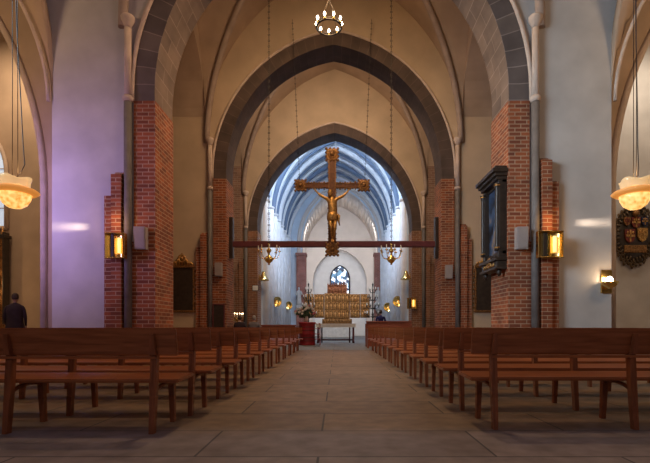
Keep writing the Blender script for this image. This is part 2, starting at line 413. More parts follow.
names = ['nearest', 'second', 'third']
AX0, AX1, AHS, AR = 6.9, 13.7, 7.0, 6.2
for k, y in enumerate(ZW):
    RS = (4.9, 5.15, 5.3)[k]; HK = (6.7, 7.15, 6.5)[k]; BT = (6.45, 6.88, 6.3)[k]
    seg = [(-14.6, 0), (-AX1, 0)] + arc_path((AX1-AX0)/2, AHS, AR, 16, -(AX0+AX1)/2) + [(-AX0, 0), (-A-.3, 0)] \
        + arc_path(A+.3, HK, RS+.3, 20) + [(A+.3, 0), (AX0, 0)] + arc_path((AX1-AX0)/2, AHS, AR, 16, (AX0+AX1)/2) + [(AX1, 0), (14.6, 0)]
    if k: seg = [(-14.6, 0), (-A-.3, 0)] + arc_path(A+.3, HK, RS+.3, 20) + [(A+.3, 0), (14.6, 0)]
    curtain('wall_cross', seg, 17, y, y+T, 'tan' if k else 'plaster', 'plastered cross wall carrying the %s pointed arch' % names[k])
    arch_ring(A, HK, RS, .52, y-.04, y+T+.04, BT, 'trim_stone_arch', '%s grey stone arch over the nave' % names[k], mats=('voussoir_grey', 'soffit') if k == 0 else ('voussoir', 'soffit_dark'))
    for sx, side in ((-1, 'left'), (1, 'right')):
        nm = '%s brick pier on the %s side of the nave' % (names[k], side)
        b = B()
        x0, x1 = sorted((sx*(A-.02), sx*4.86)); b.box(x0, x1, y-.06, y+T+.06, 0, BT)
        struct(b.build('wall_brick_pier', 'brick' if k < 2 else 'brick_dull'), nm, 'pier'); b = B()
        dl = .35 if sx < 0 else 0
        # toothed brick flank beside the shaft, two steps
        for (xa, xb, h, d) in ((4.86, 5.12, 3.0, .05), (5.10, 5.34, 4.95-dl, .22), (5.34, 5.54, 4.45-dl, .14)):
            xa, xb = sorted((sx*xa, sx*xb)); b.box(xa, xb, y-d, y+.05, 0, h)
        xa, xb = sorted((sx*5.10, sx*5.34)); b.hexa([(xa,y-.22,4.95-dl),(xb,y-.22,4.95-dl),(xb,y+.05,4.95-dl),(xa,y+.05,4.95-dl)],
                                                     [(xa,y-.05,5.0-dl),(xb,y-.05,5.0-dl),(xb,y+.05,5.12-dl),(xa,y+.05,5.12-dl)])
        struct(b.build('wall_brick_flank', 'brick' if k < 2 else 'brick_dull'), 'stepped brick flank of the ' + nm, 'pier')
        b = B(); X = sx*4.98
        b.mi = 0; b.tube([(X, y-.10, 0), (X, y-.10, 6.45)], .095, 12); b.box(X-.13, X+.13, y-.24, y+.02, 0, .3, .02)
        b.mi = 1; b.lathe([(.10,0),(.13,.05),(.13,.10),(.10,.14)], (X, y-.10, 6.40), 12)
        b.tube([(X, y-.10, 6.5), (X, y-.10, 8.3)], .085, 12)
        b.lathe([(.085,0),(.10,.06),(.16,.18),(.17,.26),(.14,.30)], (X, y-.10, 8.2), 12)
        struct(b.build('trim_shaft', ['shaft', 'rib_pale']), 'round wall shaft beside the ' + nm, 'shaft')

for sx, side in ((-1, 'left'), (1, 'right')):
    b = B(); b.prism(arc_path(.95, 9.6, 1.9, 10, sx*6.1, 0), 25.24, 25.32)
    struct(b.build('wall_brick_panel', 'brick_pale'), 'tall pointed panel of pale brick %s of the third arch' % side, 'wall')
# cross wall behind the camera and the west end
seg = [(-14.6, 0), (-14.0, 0)] + arc_path(3.3, 6, 5, 12, -10.2) + [(-6.9, 0), (-A-.8, 0)] + arc_path(A+.8, HS, RISE+.7, 16) + [(A+.8, 0), (6.9, 0)] + arc_path(3.3, 6, 5, 12, 10.2) + [(14.0, 0), (14.6, 0)]
curtain('wall_cross', seg, 17, 3.0, 4.0, 'plaster', 'plastered cross wall behind the viewpoint')
b = B(); b.box(-14.6, 14.6, -5.0, -4.6, 0, 16); struct(b.build('wall_west', 'plaster'), 'plastered west wall behind the viewpoint', 'wall')

# vaults: union of two pointed barrels, slightly domed
def vault(name, cx, a, y0, y1, hs, ax, ay, mat, ribmat, label, dome=.25, ribr=.12, ridge=False, n=36):
    yc, hb = (y0+y1)/2, (y1-y0)/2
    H = lambda x, y: max(arc(a, hs, ax-hs, x), arc(hb, hs, ay-hs, y-yc)) + dome*(1-(x/a)**2)*(1-((y-yc)/hb)**2)
    b = B()
    us = [math.sin(PI/2*(2*i/n-1)) for i in range(n+1)]
    V = [[b.bm.verts.new((cx+u*a, yc+v*hb, H(u*a, yc+v*hb))) for v in us] for u in us]
    for i in range(n):
        for j in range(n): b._f([V[i][j], V[i+1][j], V[i+1][j+1], V[i][j+1]], True)
    o = b.build(name, mat, normals=False)
    md = o.modifiers.new('thickness', 'SOLIDIFY'); md.thickness = .2; md.offset = 1
    struct(o, label, 'vault')
    # diagonal ribs follow the groins
    b = B()
    for sx in (-1, 1):
        for sy in (-1, 1):
            pts = []
            for i in range(22):
                x = a*math.cos(PI/2*i/21)**1.0
                hx = arc(a, hs, ax-hs, x)
                lo, hi = 0, hb
                for _ in range(30):
                    m_ = (lo+hi)/2
                    if arc(hb, hs, ay-hs, m_) > hx: lo = m_
                    else: hi = m_
                y = lo if i < 21 else 0
                if ax > ay and i > 15: y = min(y, hb)
                z = hx + dome*(1-(x/a)**2)*(1-(y/hb)**2)
                pts.append((cx+sx*x*.985, yc+sy*y*.985, z-.05))
            b.tube(pts, ribr, 8)
    if ridge:
        b.tube([(cx, yc+hb*t, H(0, yc+hb*t)-.03) for t in [-1+.1*i for i in range(21)]], ribr*.7, 6)
    struct(b.build('trim_ribs', ribmat), 'diagonal ribs under the ' + label, 'ribs')
VA = 5.2
vault('ceiling_vault', 0, VA, -4.6, 3.0, 8.3, 15.4, 15.1, 'vault', 'rib', 'tan rib vault behind the viewpoint')
vault('ceiling_vault', 0, VA, 4.0, 11.1, 8.3, 15.4, 15.1, 'vault', 'rib', 'tan rib vault above the front benches')
vault('ceiling_vault', 0, VA, 12.2, 18.2, 8.4, 15.4, 15.1, 'vault', 'rib', 'tan rib vault between the nearest and second arches')
vault('ceiling_vault', 0, VA, 19.3, 25.3, 8.4, 15.4, 15.1, 'vault', 'rib', 'tan rib vault between the second and third arches')

# arcade walls along the nave: thick arches in the y direction
for (y0, y1, nm) in ((4.0, 11.1, 'front benches'), (12.2, 18.2, 'middle benches'), (19.3, 25.3, 'rood beam')):
    for sx, side in ((-1, 'left'), (1, 'right')):
        hb = (y1-y0)/2
        x0, x1 = sorted((sx*VA, sx*6.9))
        p = arc_path(hb-.01, 9.4, 2.9 if hb < 3.2 else 3.3, 14, (y0+y1)/2)
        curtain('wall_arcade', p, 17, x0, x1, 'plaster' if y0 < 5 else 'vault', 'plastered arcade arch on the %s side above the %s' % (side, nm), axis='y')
for (y0, y1) in ((-4.6, 3.0),):
    for sx, side in ((-1, 'left'), (1, 'right')):
        x0, x1 = sorted((sx*VA, sx*6.9)); b = B(); b.box(x0, x1, y0, y1, 9.4, 17)
        struct(b.build('wall_arcade', 'plaster'), 'plain upper wall on the %s side behind the viewpoint' % side, 'wall')
# outer walls and aisle ceilings
for sx, side in ((-1, 'left'), (1, 'right')):
    x0, x1 = sorted((sx*14.6, sx*15.0)); b = B(); b.box(x0, x1, -5, 27, 0, 16)
    struct(b.build('wall_' + side, 'plaster'), 'outer wall of the %s aisle' % side, 'wall')
    vault('ceiling_aisle_vault', sx*10.75, 3.85, 4.0, 11.1, 6.5, 11.8, 12.2, 'vault', 'rib_pale', 'tan rib vault of the %s aisle before the low arch' % side, n=24, ribr=.045)
    x0, x1 = sorted((sx*6.9, sx*14.6))
    b = B(); b.box(x0, x1, -4.6, 3.0, 12, 12.3); b.box(x0, x1, 12.2, 25.3, 13.5, 13.8)
    struct(b.build('ceiling_aisle', 'vault'), 'plain ceiling of the %s aisle' % side, 'ceiling')
    # second, narrower arch of the aisle and the wall beyond it
    j = 0 if sx < 0 else .22
    seg = [(6.9, 0), (7.85-j, 0)] + arc_path(3.1+j/2, 4.6, 6.9, 16, 10.95-j/2) + [(14.05, 0), (14.6, 0)]
    if sx < 0: seg = [(-x, z) for x, z in seg[::-1]]
    curtain('wall_aisle_arch', seg, 13.6, 12.2, 12.9, 'vault', 'tan wall with a steep pointed arch in the %s aisle' % side)
    b = B(); b.tube([(sx*x, 12.18, z) for x, z in [(7.80-j, 0)] + arc_path(3.15+j/2, 4.6, 6.95, 16, 10.95-j/2)], .09, 8)
    struct(b.build('trim_aisle_arch', 'rib_pale'), 'round moulding on the edge of the steep arch in the %s aisle' % side, 'trim')
    b = B(); b.box(x0, x1, 15.5, 15.9, 0, 13.5)
    struct(b.build('wall_aisle_end', 'vault' if sx < 0 else 'plaster'), 'end wall of the %s aisle bay' % side, 'wall')
# side walls of the second and third bays beyond the arcade
# pointed window in the left aisle end wall
def lancet(cx, hw, z0, hs, rise, y, name, framemat, glassmat, label, depth=.18, bars=(1, 3)):
    root = empty(name, (cx, y, z0)); struct(root, label, 'window')
    p = arc_path(hw, hs-z0, rise, 10, 0, 0)
    b = B(); b.tube([(x, -.04, z) for x, z in p] , .07, 8); b.tube([(-hw, -.04, 0), (hw, -.04, 0)], .07, 8)
    for i in range(1, bars[0]+1):
        x = -hw + 2*hw*i/(bars[0]+1); b.tube([(x, -.03, 0), (x, -.03, arc(hw, hs-z0, rise, x))], .035, 6)
    for i in range(1, bars[1]+1):
        z = (hs-z0+rise*.5)*i/(bars[1]+1)
        b.tube([(-hw, -.03, z), (hw, -.03, z)], .018, 6)
    b.build('window_frame', framemat, root)
    b = B(); b.prism(p, -.015, .02); b.build('pane', glassmat, root)
    return root
lancet(-12.05, .85, 4.3, 6.2, 1.6, 15.46, 'window_1', 'rib_pale', 'daylight', 'pale blue pointed window at the end of the left aisle')

# choir
CY0, CYM, CY1 = 26.4, 33.2, 40.0
b = B(); p = arc_path(4.3, 8.4, 5.9, 22, .05); NY = 26
V = [[b.bm.verts.new((x, CY0-.1+(CY1+.2-CY0)*j/NY, z)) for x, z in p] for j in range(NY+1)]
for j in range(NY):
    for i in range(len(p)-1): b._f([V[j][i], V[j][i+1], V[j+1][i+1], V[j+1][i]], True)
o = b.build('ceiling_choir_vault', 'choir_vault', normals=False); md = o.modifiers.new('thickness', 'SOLIDIFY'); md.thickness = .25; md.offset = 1
struct(o, 'blue-white painted pointed vault of the choir', 'vault')
b = B()
for j in range(13):
    y = CY0 + .5 + j*1.08; big = j % 3 == 0
    b.mi = 0 if j % 2 == 0 else 1
    b.tube([(.05+x, y, z) for x, z in arc_path(4.26, 8.4, 5.86, 20)], .22 if big else .12, 8)
b.mi = 0; b.tube([(.05, CY0, 14.24), (.05, CY1, 14.24)], .10, 6)
struct(b.build('trim_ribs', ['choir_white', 'choir_groove']), 'close pale and blue ribs under the painted choir vault', 'ribs')
for sx, side in ((-1, 'left'), (1, 'right')):
    x0, x1 = sorted((sx*4.25, sx*4.9)); b = B(); b.box(x0, x1, CY0, CY1, 0, 15)
    struct(b.build('wall_choir', 'choir'), 'pale blue painted wall of the choir, %s side' % side, 'wall')
    b = B(); i = 0; y = CY0 + .35
    while y < CY1 - .2:
        r = (.26, .15, .15)[i % 3]; d = (.10, .02, .02)[i % 3]
        b.mi = 0 if i % 3 == 0 else 1
        b.tube([(sx*(4.22-d), y, 0), (sx*(4.22-d), y, 8.5)], r, 10); b.lathe([(r,0),(r*1.2,.12),(r*1.2,.18)], (sx*(4.22-d), y, 8.3), 10)
        y += (.62, .50, .62)[i % 3]; i += 1
    struct(b.build('trim_colonnettes', ['choir_white', 'choir_groove']), 'close row of pale blue wall shafts on the %s side of the choir' % side, 'shafts')
AC = .42
seg = [(-5, 0), (AC-3.4, 0)] + arc_path(3.4, 8.4, 4.9, 18, AC) + [(AC+3.4, 0), (5, 0)]
curtain('wall_apse_arch', seg, 17, CY1, CY1+.9, 'choir', 'pale wall with the pointed arch that opens into the apse')
b = B()
for j in range(3):
    b.tube([(x, CY1-.05+j*.1, z) for x, z in arc_path(3.42+.16*(2-j), 8.4, 4.9+.2*(2-j), 18, AC, 5.2)], .11, 8)
struct(b.build('trim_apse_arch', 'apse'), 'cream moulding of the apse arch', 'trim')
for sx, side in ((-1, 'left'), (1, 'right')):
    x = AC + sx*3.45
    b = B(); b.box(x-.42, x+.42, CY1-.35, CY1+.5, 0, 7.2); b.box(x-.5, x+.5, CY1-.42, CY1+.5, 7.2, 7.45, .03); b.box(x-.5, x+.5, CY1-.42, CY1+.5, 0, .4, .03)
    struct(b.build('wall_apse_pier', 'redstone'), 'red painted pier at the %s side of the apse' % side, 'pier')
    x0, x1 = sorted((AC+sx*3.4, AC+sx*3.9)); b = B(); b.box(x0, x1, CY1+.9, 46.4, 0, 15)
    struct(b.build('wall_apse', 'apse'), 'side wall of the apse, %s' % side, 'wall')
b = B(); b.box(-4, 5, 46, 46.4, 9.4, 17); struct(b.build('wall_apse_end', 'apse'), 'upper cream end wall of the apse', 'wall')
seg = [(-4, 0), (AC-.0-2.75, 0)] + arc_path(2.75, 5.4, 3.4, 16, AC) + [(AC+2.75, 0), (5, 0)]
curtain('wall_apse_end', seg, 9.4, 45.7, 46.4, 'apse', 'lower end wall of the apse with a wide arched recess')
b = B(); b.box(-4, 5, 46.7, 47, 0, 10); struct(b.build('wall_apse_recess', 'apse_low'), 'white back of the arched recess behind the altar', 'wall')
b = B(); b.box(AC-3.4, AC+3.4, 45.6, 45.8, 9.35, 9.5); struct(b.build('trim_apse_cornice', 'stone_pale'), 'thin cornice across the apse end wall', 'trim')
b = B()
p = arc_path(3.45, 8.4, 4.8, 16, AC)
for (xa, za), (xb, zb) in zip(p, p[1:]):
    b._f([b.bm.verts.new((xa, CY1+.5, za)), b.bm.verts.new((xb, CY1+.5, zb)), b.bm.verts.new((xb, 46.4, zb)), b.bm.verts.new((xa, 46.4, za))], True)
o = b.build('ceiling_apse', 'apse', normals=False); md = o.modifiers.new('thickness', 'SOLIDIFY'); md.thickness = .25; md.offset = 1
struct(o, 'cream pointed barrel vault of the apse', 'vault')
lancet(AC+.02, .98, 3.6, 5.9, 1.35, 46.62, 'window_2', 'dark_metal', 'stained', 'blue and white stained glass window above the golden altarpiece', bars=(2, 4))

# ------------------------------------------------------------------ benches
SP = 1.23
def make_bench(nleg, side, name='church_bench'):
    """Origin: rear post nearest the aisle, at floor; the bench runs to -x for side=-1, +x for side=1."""
    root = empty(name, (0, 0, 0))
    xa, xb = sorted((-side*.19, side*((nleg-1)*SP + .19)))
    b = B()   # back board leans slightly away from the seat
    b.hexa([(xa,.035,.655),(xb,.035,.655),(xb,.075,.655),(xa,.075,.655)], [(xa,-.005,.885),(xb,-.005,.885),(xb,.03,.885),(xa,.03,.885)])
    bmesh.ops.bevel(b.bm, geom=list(b.bm.edges), offset=.006, segments=2, affect='EDGES')
    b.build('backrest', 'bench', root)
    b = B(); b.box(xa+.17 if side > 0 else xa+.02, xb-.02 if side > 0 else xb-.17, -.012, .05, .628, .652, .005); b.build('rail', 'bench', root)
    b = B(); b.hexa([(xa,.07,.415),(xb,.07,.415),(xb,.50,.43),(xa,.50,.43)], [(xa,.07,.447),(xb,.07,.447),(xb,.50,.465),(xa,.50,.465)])
    bmesh.ops.bevel(b.bm, geom=list(b.bm.edges), offset=.01, segments=2, affect='EDGES')
    b.build('seat', 'bench', root)
    for k in range(nleg):
        x = side*k*SP
        b = B(); w = .032
        for (z0, z1, ya, yb, wa, wb) in ((0, .43, -.02, .02, .020, .028), (.43, .66, .02, .035, .028, .026), (.66, .84, .0, -.03, .026, .017)):
            d0, d1 = (.03, .03) if z0 < .6 else (.022, .014)
            b.hexa([(x-wa,ya-d0,z0),(x+wa,ya-d0,z0),(x+wa,ya+d0,z0),(x-wa,ya+d0,z0)], [(x-wb,yb-d1,z1),(x+wb,yb-d1,z1),(x+wb,yb+d1,z1),(x-wb,yb+d1,z1)])
        b.build('leg', 'bench_leg', root)
        b = B(); b.hexa([(x-.021,.44,0),(x+.021,.44,0),(x+.021,.485,0),(x-.021,.485,0)], [(x-.027,.40,.425),(x+.027,.40,.425),(x+.027,.455,.425),(x-.027,.455,.425)])
        b.build('leg', 'bench_leg', root)
        b = B(); b.tube([(x, .0, .33), (x, .12, .375), (x, .25, .392), (x, .38, .38), (x, .45, .345)], .018, 6); b.build('brace', 'bench_leg', root)
    return root
ORD = ['first','second','third','fourth','fifth','sixth','seventh','eighth','ninth','tenth','eleventh','twelfth','thirteenth','fourteenth','fifteenth','sixteenth']
protos = {}
def row(side, i, x, y, n):
    key = (side, n)
    if key not in protos: r = protos[key] = make_bench(n, side)
    else: r = copy_tree(protos[key])
    r.location = (x, y, 0)
    sd = 'left' if side < 0 else 'right'
    ordn = 'front' if i == 0 else ORD[i]
    txt = {0: 'large brown wooden bench closest to the viewer, %s of the aisle' % sd}.get(i, 'brown wooden bench, %s row from the viewer, %s of the aisle' % (ORD[i], sd))
    tag(r, txt, 'bench', 'wooden benches %s of the aisle' % sd)
LEFT_ROWS = [3.82, 4.60, 5.66, 6.6, 7.55, 8.65, 9.8, 11.1, 12.5, 14.0, 15.4, 16.8]
RIGHT_ROWS = [3.98, 4.88, 5.85, 6.8, 7.8, 8.9, 10.0, 11.2, 12.5, 13.9, 15.3, 16.7]
for side, rows in ((-1, LEFT_ROWS), (1, RIGHT_ROWS)):
    for i, y in enumerate(rows):
        n = 3 if 9.9 < y < 12.6 else 4
        row(side, i, side*((1.43 if side < 0 else 1.52) if i == 0 else (1.36 if side < 0 else 1.48)), y, n)

# ------------------------------------------------------------------ rood beam and crucifix
ry = 18.72
b = B(); b.box(-4.33, 4.33, ry-.12, ry+.12, 4.22, 4.46, .02)
beam = b.build('rood_beam', 'beam'); tag(beam, 'long dark red beam across the nave between the second brick piers', 'beam')
for sx in (-1, 1):
    b = B(); x0, x1 = sorted((sx*4.33, sx*4.18)); b.box(x0, x1, ry-.14, ry+.14, 4.0, 5.45, .02)
    b.hexa([(x0,ry-.1,3.75),(x1,ry-.1,3.75),(x1,ry+.1,3.75),(x0,ry+.1,3.75)], [(x0,ry-.14,4.0),(x1,ry-.14,4.0),(x1,ry+.14,4.0),(x0,ry+.14,4.0)])
    b.build('bracket', 'black', beam)

root = empty('crucifix', (-.07, ry-.2, 3.86)); tag(root, 'large carved golden crucifix standing over the dark red beam', 'crucifix')
b = B()
b.box(-.125, .125, -.06, .06, 0, 4.3, .015)
bv = b.build('upright', 'cross_wood', root)
b = B(); b.box(-1.40, 1.40, -.05, .05, 2.75, 2.95, .015); b.build('crossbar', 'cross_wood', root)
# carved leaf border with crockets
def crockets(pts, b, r=.042):
    for p in pts: b.ell(p, (r*random.uniform(.8,1.2), .045, r*random.uniform(.8,1.2)), 6, 4)
b = B()
for sx in (-1, 1): 
    crockets([(sx*(.135+.02*(k%2)), -.02, .35+.105*k) for k in range(36)], b)
    b.tube([(sx*.13, -.065, .1), (sx*.13, -.065, 4.2)], .022, 6)
for sz in (0, 1):
    z = 2.735 if sz == 0 else 2.965
    for sx in (-1, 1):
        crockets([(sx*(.22+.105*k), -.02, z + (.02 if k%2 else -.01)*(1 if sz else -1)) for k in range(10)], b)
        b.tube([(sx*.15, -.055, z+(.03 if not sz else -.03)), (sx*1.25, -.055, z+(.03 if not sz else -.03))], .018, 6)
b.build('leaf_border', 'gold_dark', root)
for (cx, cz, r) in ((0, 4.12, .27), (0, .22, .27), (-1.30, 2.85, .24), (1.30, 2.85, .24)):
    b = B()
    for qx in (-1, -.34, .34, 1):
        for qz in (-1, -.34, .34, 1):
            if max(abs(qx), abs(qz)) == 1: b.ell((cx+qx*r*.88, -.05, cz+qz*r*.88), (r*.22, .06, r*.22), 7, 5)
    b.box(cx-r*.86, cx+r*.86, -.10, .05, cz-r*.86, cz+r*.86, .03)
    b.torus((cx, -.10, cz), r*.55, .03, 'y', 14, 6); b.ell((cx, -.12, cz), (r*.35, .06, r*.35), 8, 6)
    b.build('end_medallion', 'gold_dark', root)
for sx in (-1, 1):     # hanging chains
    b = B(); p0 = Vector((sx*1.34, 0, 3.05)); p1 = Vector((sx*1.58, -.6, 9.3)); N = 60
    for k in range(N):
        c = p0.lerp(p1, (k+.5)/N); b.torus(c, .030, .007, 'x' if k % 2 else 'y', 8, 4, 1, 1)
    b.tube([p0, p1], .006, 4)
    b.build('chain', 'dark_metal', root)

def skin_mesh(verts, edges, radii, mats, matfn, name, parent, sub=1, extra=None, root_i=0):
    me = bpy.data.meshes.new('tmp'); me.from_pydata(verts, edges, []); 
    o = bpy.data.objects.new('tmp', me); COL.objects.link(o)
    o.modifiers.new('s', 'SKIN'); 
    sv = me.skin_vertices[0].data
    for i, r in enumerate(radii): sv[i].radius = (r, r) if not isinstance(r, tuple) else r
    for i in range(len(radii)): sv[i].use_root = (i == root_i)
    if sub: m = o.modifiers.new('u', 'SUBSURF'); m.levels = sub; m.render_levels = sub
    dg = bpy.context.evaluated_depsgraph_get(); dg.update()
    res = bpy.data.meshes.new_from_object(o.evaluated_get(dg))
    bpy.data.objects.remove(o)
    bb = B(); bb.bm.from_mesh(res)
    for f in bb.bm.faces: f.smooth = True; f.material_index = matfn(f.calc_center_median())
    if extra: extra(bb)
    return bb.build(name, mats, parent)

def human(root, P, mats, matfn, scale=1.0, hairmat='hair', head_r=.105, fingers=True, hair_len=0, facing=1, name='body'):
    """P: joints in the root's space; facing = +1 looks to +y."""
    k = ['pelvis','waist','chest','neck','headb','sl','el','wl','hl','sr','er','wr','hr','hipl','kl','al','tl','hipr','kr','ar','tr']
    V = [Vector(P[n]) for n in k]; ix = {n: i for i, n in enumerate(k)}
    E = [(ix[a], ix[b]) for a, b in [('pelvis','waist'),('waist','chest'),('chest','neck'),('neck','headb'),('chest','sl'),('sl','el'),('el','wl'),('wl','hl'),
         ('chest','sr'),('sr','er'),('er','wr'),('wr','hr'),('pelvis','hipl'),('hipl','kl'),('kl','al'),('al','tl'),('pelvis','hipr'),('hipr','kr'),('kr','ar'),('ar','tr')]]
    s = scale; hx = P.get('thick', 1.0)
    R = [(.15*hx,.12*hx),(.14*hx,.105*hx),(.17*hx,.12*hx),.06,.055,.065*hx,.05*hx,.032,.034,.065*hx,.05*hx,.032,.034,.095*hx,.062*hx,.042,.035,.095*hx,.062*hx,.042,.035]
    hc = Vector(P['head']); f = Vector(P.get('face', (0, facing, 0))).normalized()
    side = f.cross(Vector((0,0,1))).normalized()
    rot = Matrix((side, f, Vector((0,0,1)))).transposed()
    def extra(bb):
        bb.mi = matfn.head
        bb.ell(hc, (head_r*.76, head_r*.95, head_r*1.18), 14, 10, rot)
        bb.ell(hc + f*head_r*.55 - Vector((0,0,head_r*.62)), (head_r*.46, head_r*.40, head_r*.45), 10, 6, rot)   # jaw
        bb.tube([hc + f*head_r*.90 + Vector((0,0,.012)), hc + f*head_r*1.14 - Vector((0,0,.022)), hc + f*head_r*.94 - Vector((0,0,.034))], [.008,.015,.010], 6)
        for q in (-1, 1):
            bb.ell(hc + side*q*head_r*.78, (.010, .020, .030), 6, 5, rot)
            bb.ell(hc + f*head_r*.84 + side*q*.032 + Vector((0,0,.012)), (.016, .010, .009), 6, 4, rot)
        bb.ell(hc + f*head_r*.93 - Vector((0,0,.055)), (.024, .008, .007), 6, 4, rot)
        if fingers:
            for (w, h, q) in (('wl','hl',-1), ('wr','hr',1)):
                W, H = Vector(P[w]), Vector(P[h]); d = (H-W).normalized()
                n = Vector(P.get('palm_'+w[1], (0, -1, 0))); lat = d.cross(n).normalized(); n = lat.cross(d)
                for j, (L, o_) in enumerate(((.066,-.027),(.076,-.009),(.070,.009),(.054,.026))):
                    p0 = H + lat*o_; p1 = p0 + d*L*.5; p2 = p1 + (d*.8+n*.45)*L*.32; p3 = p2 + (d*.4+n*.8)*L*.25
                    bb.tube([p0 - d*.02, p0, p1, p2, p3], [.010,.010,.009,.008,.006], 6)
                p0 = W + d*.02 + lat*-.028; bb.tube([p0, p0 + d*.03 - lat*.022, p0 + d*.058 - lat*.024 + n*.01], [.012,.010,.007], 6)
    o = skin_mesh([tuple(v) for v in V], E, R, mats, matfn, name, root, 1, extra)
    if hairmat:
        b = B()
        b.ell(hc - f*.014 + Vector((0,0,.022)), (head_r*.84, head_r*.97, head_r*1.10), 14, 10, rot)
        # cut the face side
        for v in list(b.bm.verts):
            l = v.co - hc
            if l.dot(f) > .03 and l.z < .055: v.co = hc + (v.co-hc)*.72
        if hair_len: b.ell(hc - f*.05 - Vector((0,0,hair_len*.6)), (head_r*.75, head_r*.45, hair_len*.8), 12, 8, rot)
        b.build('hair', hairmat, root)
    return o
class MatFn:
    def __init__(s, fn, head): s.fn = fn; s.head = head
    def __call__(s, c): return s.fn(c)

# the carved figure on the cross (arms raised to the bar, knees bent to one side)
P = dict(pelvis=(.02,-.20,1.60), waist=(.04,-.22,1.84), chest=(0,-.20,2.10), neck=(-.02,-.23,2.32), headb=(-.05,-.26,2.40), head=(-.08,-.29,2.47),
         sl=(-.21,-.19,2.27), el=(-.44,-.16,2.38), wl=(-.64,-.12,2.58), hl=(-.70,-.11,2.67), sr=(.21,-.19,2.27), er=(.44,-.16,2.38), wr=(.64,-.12,2.58), hr=(.70,-.11,2.67),
         hipl=(-.09,-.20,1.50), kl=(-.04,-.36,1.05), al=(.0,-.18,.62), tl=(.0,-.26,.48), hipr=(.11,-.20,1.50), kr=(.12,-.35,1.05), ar=(.05,-.17,.60), tr=(.05,-.24,.46),
         face=(-.3,-1,-.2), palm_l=(0,-1,0), palm_r=(0,-1,0), thick=1.15)
human(root, P, ['gold'], MatFn(lambda c: 0, 0), hairmat='gold_dark', facing=-1, name='carved_figure', head_r=.125)
b = B(); b.lathe([(.17,1.32),(.22,1.42),(.21,1.58),(.18,1.70)], (.01,-.21,0), 14, 1.05, .85, .06, 7)
b.tube([(.18,-.24,1.62),(.28,-.26,1.55),(.27,-.25,1.32),(.31,-.25,1.16)], [.05,.06,.04,.02], 7)
b.build('loincloth', 'gold', root)

# ------------------------------------------------------------------ light fittings
def chain(b, p0, p1, n, R=.035, r=.008):
    p0, p1 = Vector(p0), Vector(p1)
    for k in range(n): b.torus(p0.lerp(p1, (k+.5)/n), R, r, 'x' if k % 2 else 'y', 8, 4)
    b.tube([p0, p1], r*.8, 4)
def candle_on(parent, x, y, z, h=.16, r=.012, lit=True, flame='flame', fr=.014):
    b = B(); b.tube([(x,y,z),(x,y,z+h)], r, 8); c = b.build('candle', 'candle', parent)
    if lit: b = B(); b.lathe([(.001,0),(fr,fr*1.4),(fr*.7,fr*2.6),(.001,fr*4)], (x,y,z+h), 8); b.build('flame', flame, c)
# ring chandelier high over the first arch
root = empty('ring_chandelier', (-.14, 15.2, 11.02)); root.scale = (.88, .88, 1); tag(root, 'round ring chandelier with glowing bulbs hanging high under the vault', 'chandelier')
b = B(); b.torus((0,0,0), .47, .032, 'z', 32, 8); b.torus((0,0,.07), .47, .012, 'z', 32, 6)
for k in range(24): a = 2*PI*k/24; b.tube([(.47*math.cos(a), .47*math.sin(a), 0), (.47*math.cos(a), .47*math.sin(a), .08)], .008, 5)
b.build('ring', 'dark_metal', root)
b = B()
for k in range(4):
    a = PI/4 + PI/2*k; b.tube([(.47*math.cos(a), .47*math.sin(a), .05), (0,0,.95)], .007, 5)
b.tube([(0,0,.95),(0,0,4.3)], .008, 6); b.build('suspension', 'dark_metal', root)
for k in range(9):
    a = 2*PI*k/9 + .2; x, y = .5*math.cos(a), .5*math.sin(a)
    b = B(); b.lathe([(.012,-.02),(.05,.02),(.055,.035),(.02,.045),(.02,.12)], (x,y,.0), 10); c = b.build('candle_cup', 'brass', root)
    b = B(); b.lathe([(.012,0),(.042,.03),(.045,.06),(.02,.11),(.002,.14)], (x,y,.12), 10); b.build('bulb', 'bulb', c)

# two brass chandeliers on long chains
def brass_chandelier():
    root = empty('brass_chandelier', (0,0,0))
    b = B(); b.lathe([(.001,-.42),(.04,-.40),(.03,-.36),(.11,-.30),(.16,-.22),(.12,-.13),(.04,-.08),(.035,.02),(.08,.06),(.09,.12),(.03,.18),(.025,.28),(.05,.31),(.001,.36)], (0,0,0), 18)
    b.build('baluster_stem', 'brass', root)
    for k in range(8):
        a = 2*PI*k/8 + .2; ca, sa = math.cos(a), math.sin(a)
        b = B(); b.tube([(.07*ca,.07*sa,-.12),(.18*ca,.18*sa,-.20),(.30*ca,.30*sa,-.16),(.36*ca,.36*sa,-.02),(.37*ca,.37*sa,.06)], [.014,.012,.012,.011,.011], 6)
        b.lathe([(.01,0),(.055,.02),(.05,.035),(.018,.04),(.018,.07)], (.37*ca,.37*sa,.05), 10)
        arm = b.build('arm', 'brass', root)
        b = B(); b.tube([(.37*ca,.37*sa,.12),(.37*ca,.37*sa,.26)], .014, 8); b.build('candle', 'candle', arm)
    b = B(); chain(b, (0,0,.34), (0,0,11.6), 110, .036, .009); b.build('chain', 'dark_metal', root)
    return root
ch = brass_chandelier(); ch.location = (-2.29, 16.0, 3.52); tag(ch, 'brass chandelier hanging on a long chain left of the crucifix', 'chandelier', 'brass chandeliers before the beam')
c2 = copy_tree(ch); c2.location = (2.06, 16.0, 3.52); tag(c2, 'brass chandelier hanging on a long chain right of the crucifix', 'chandelier', 'brass chandeliers before the beam')

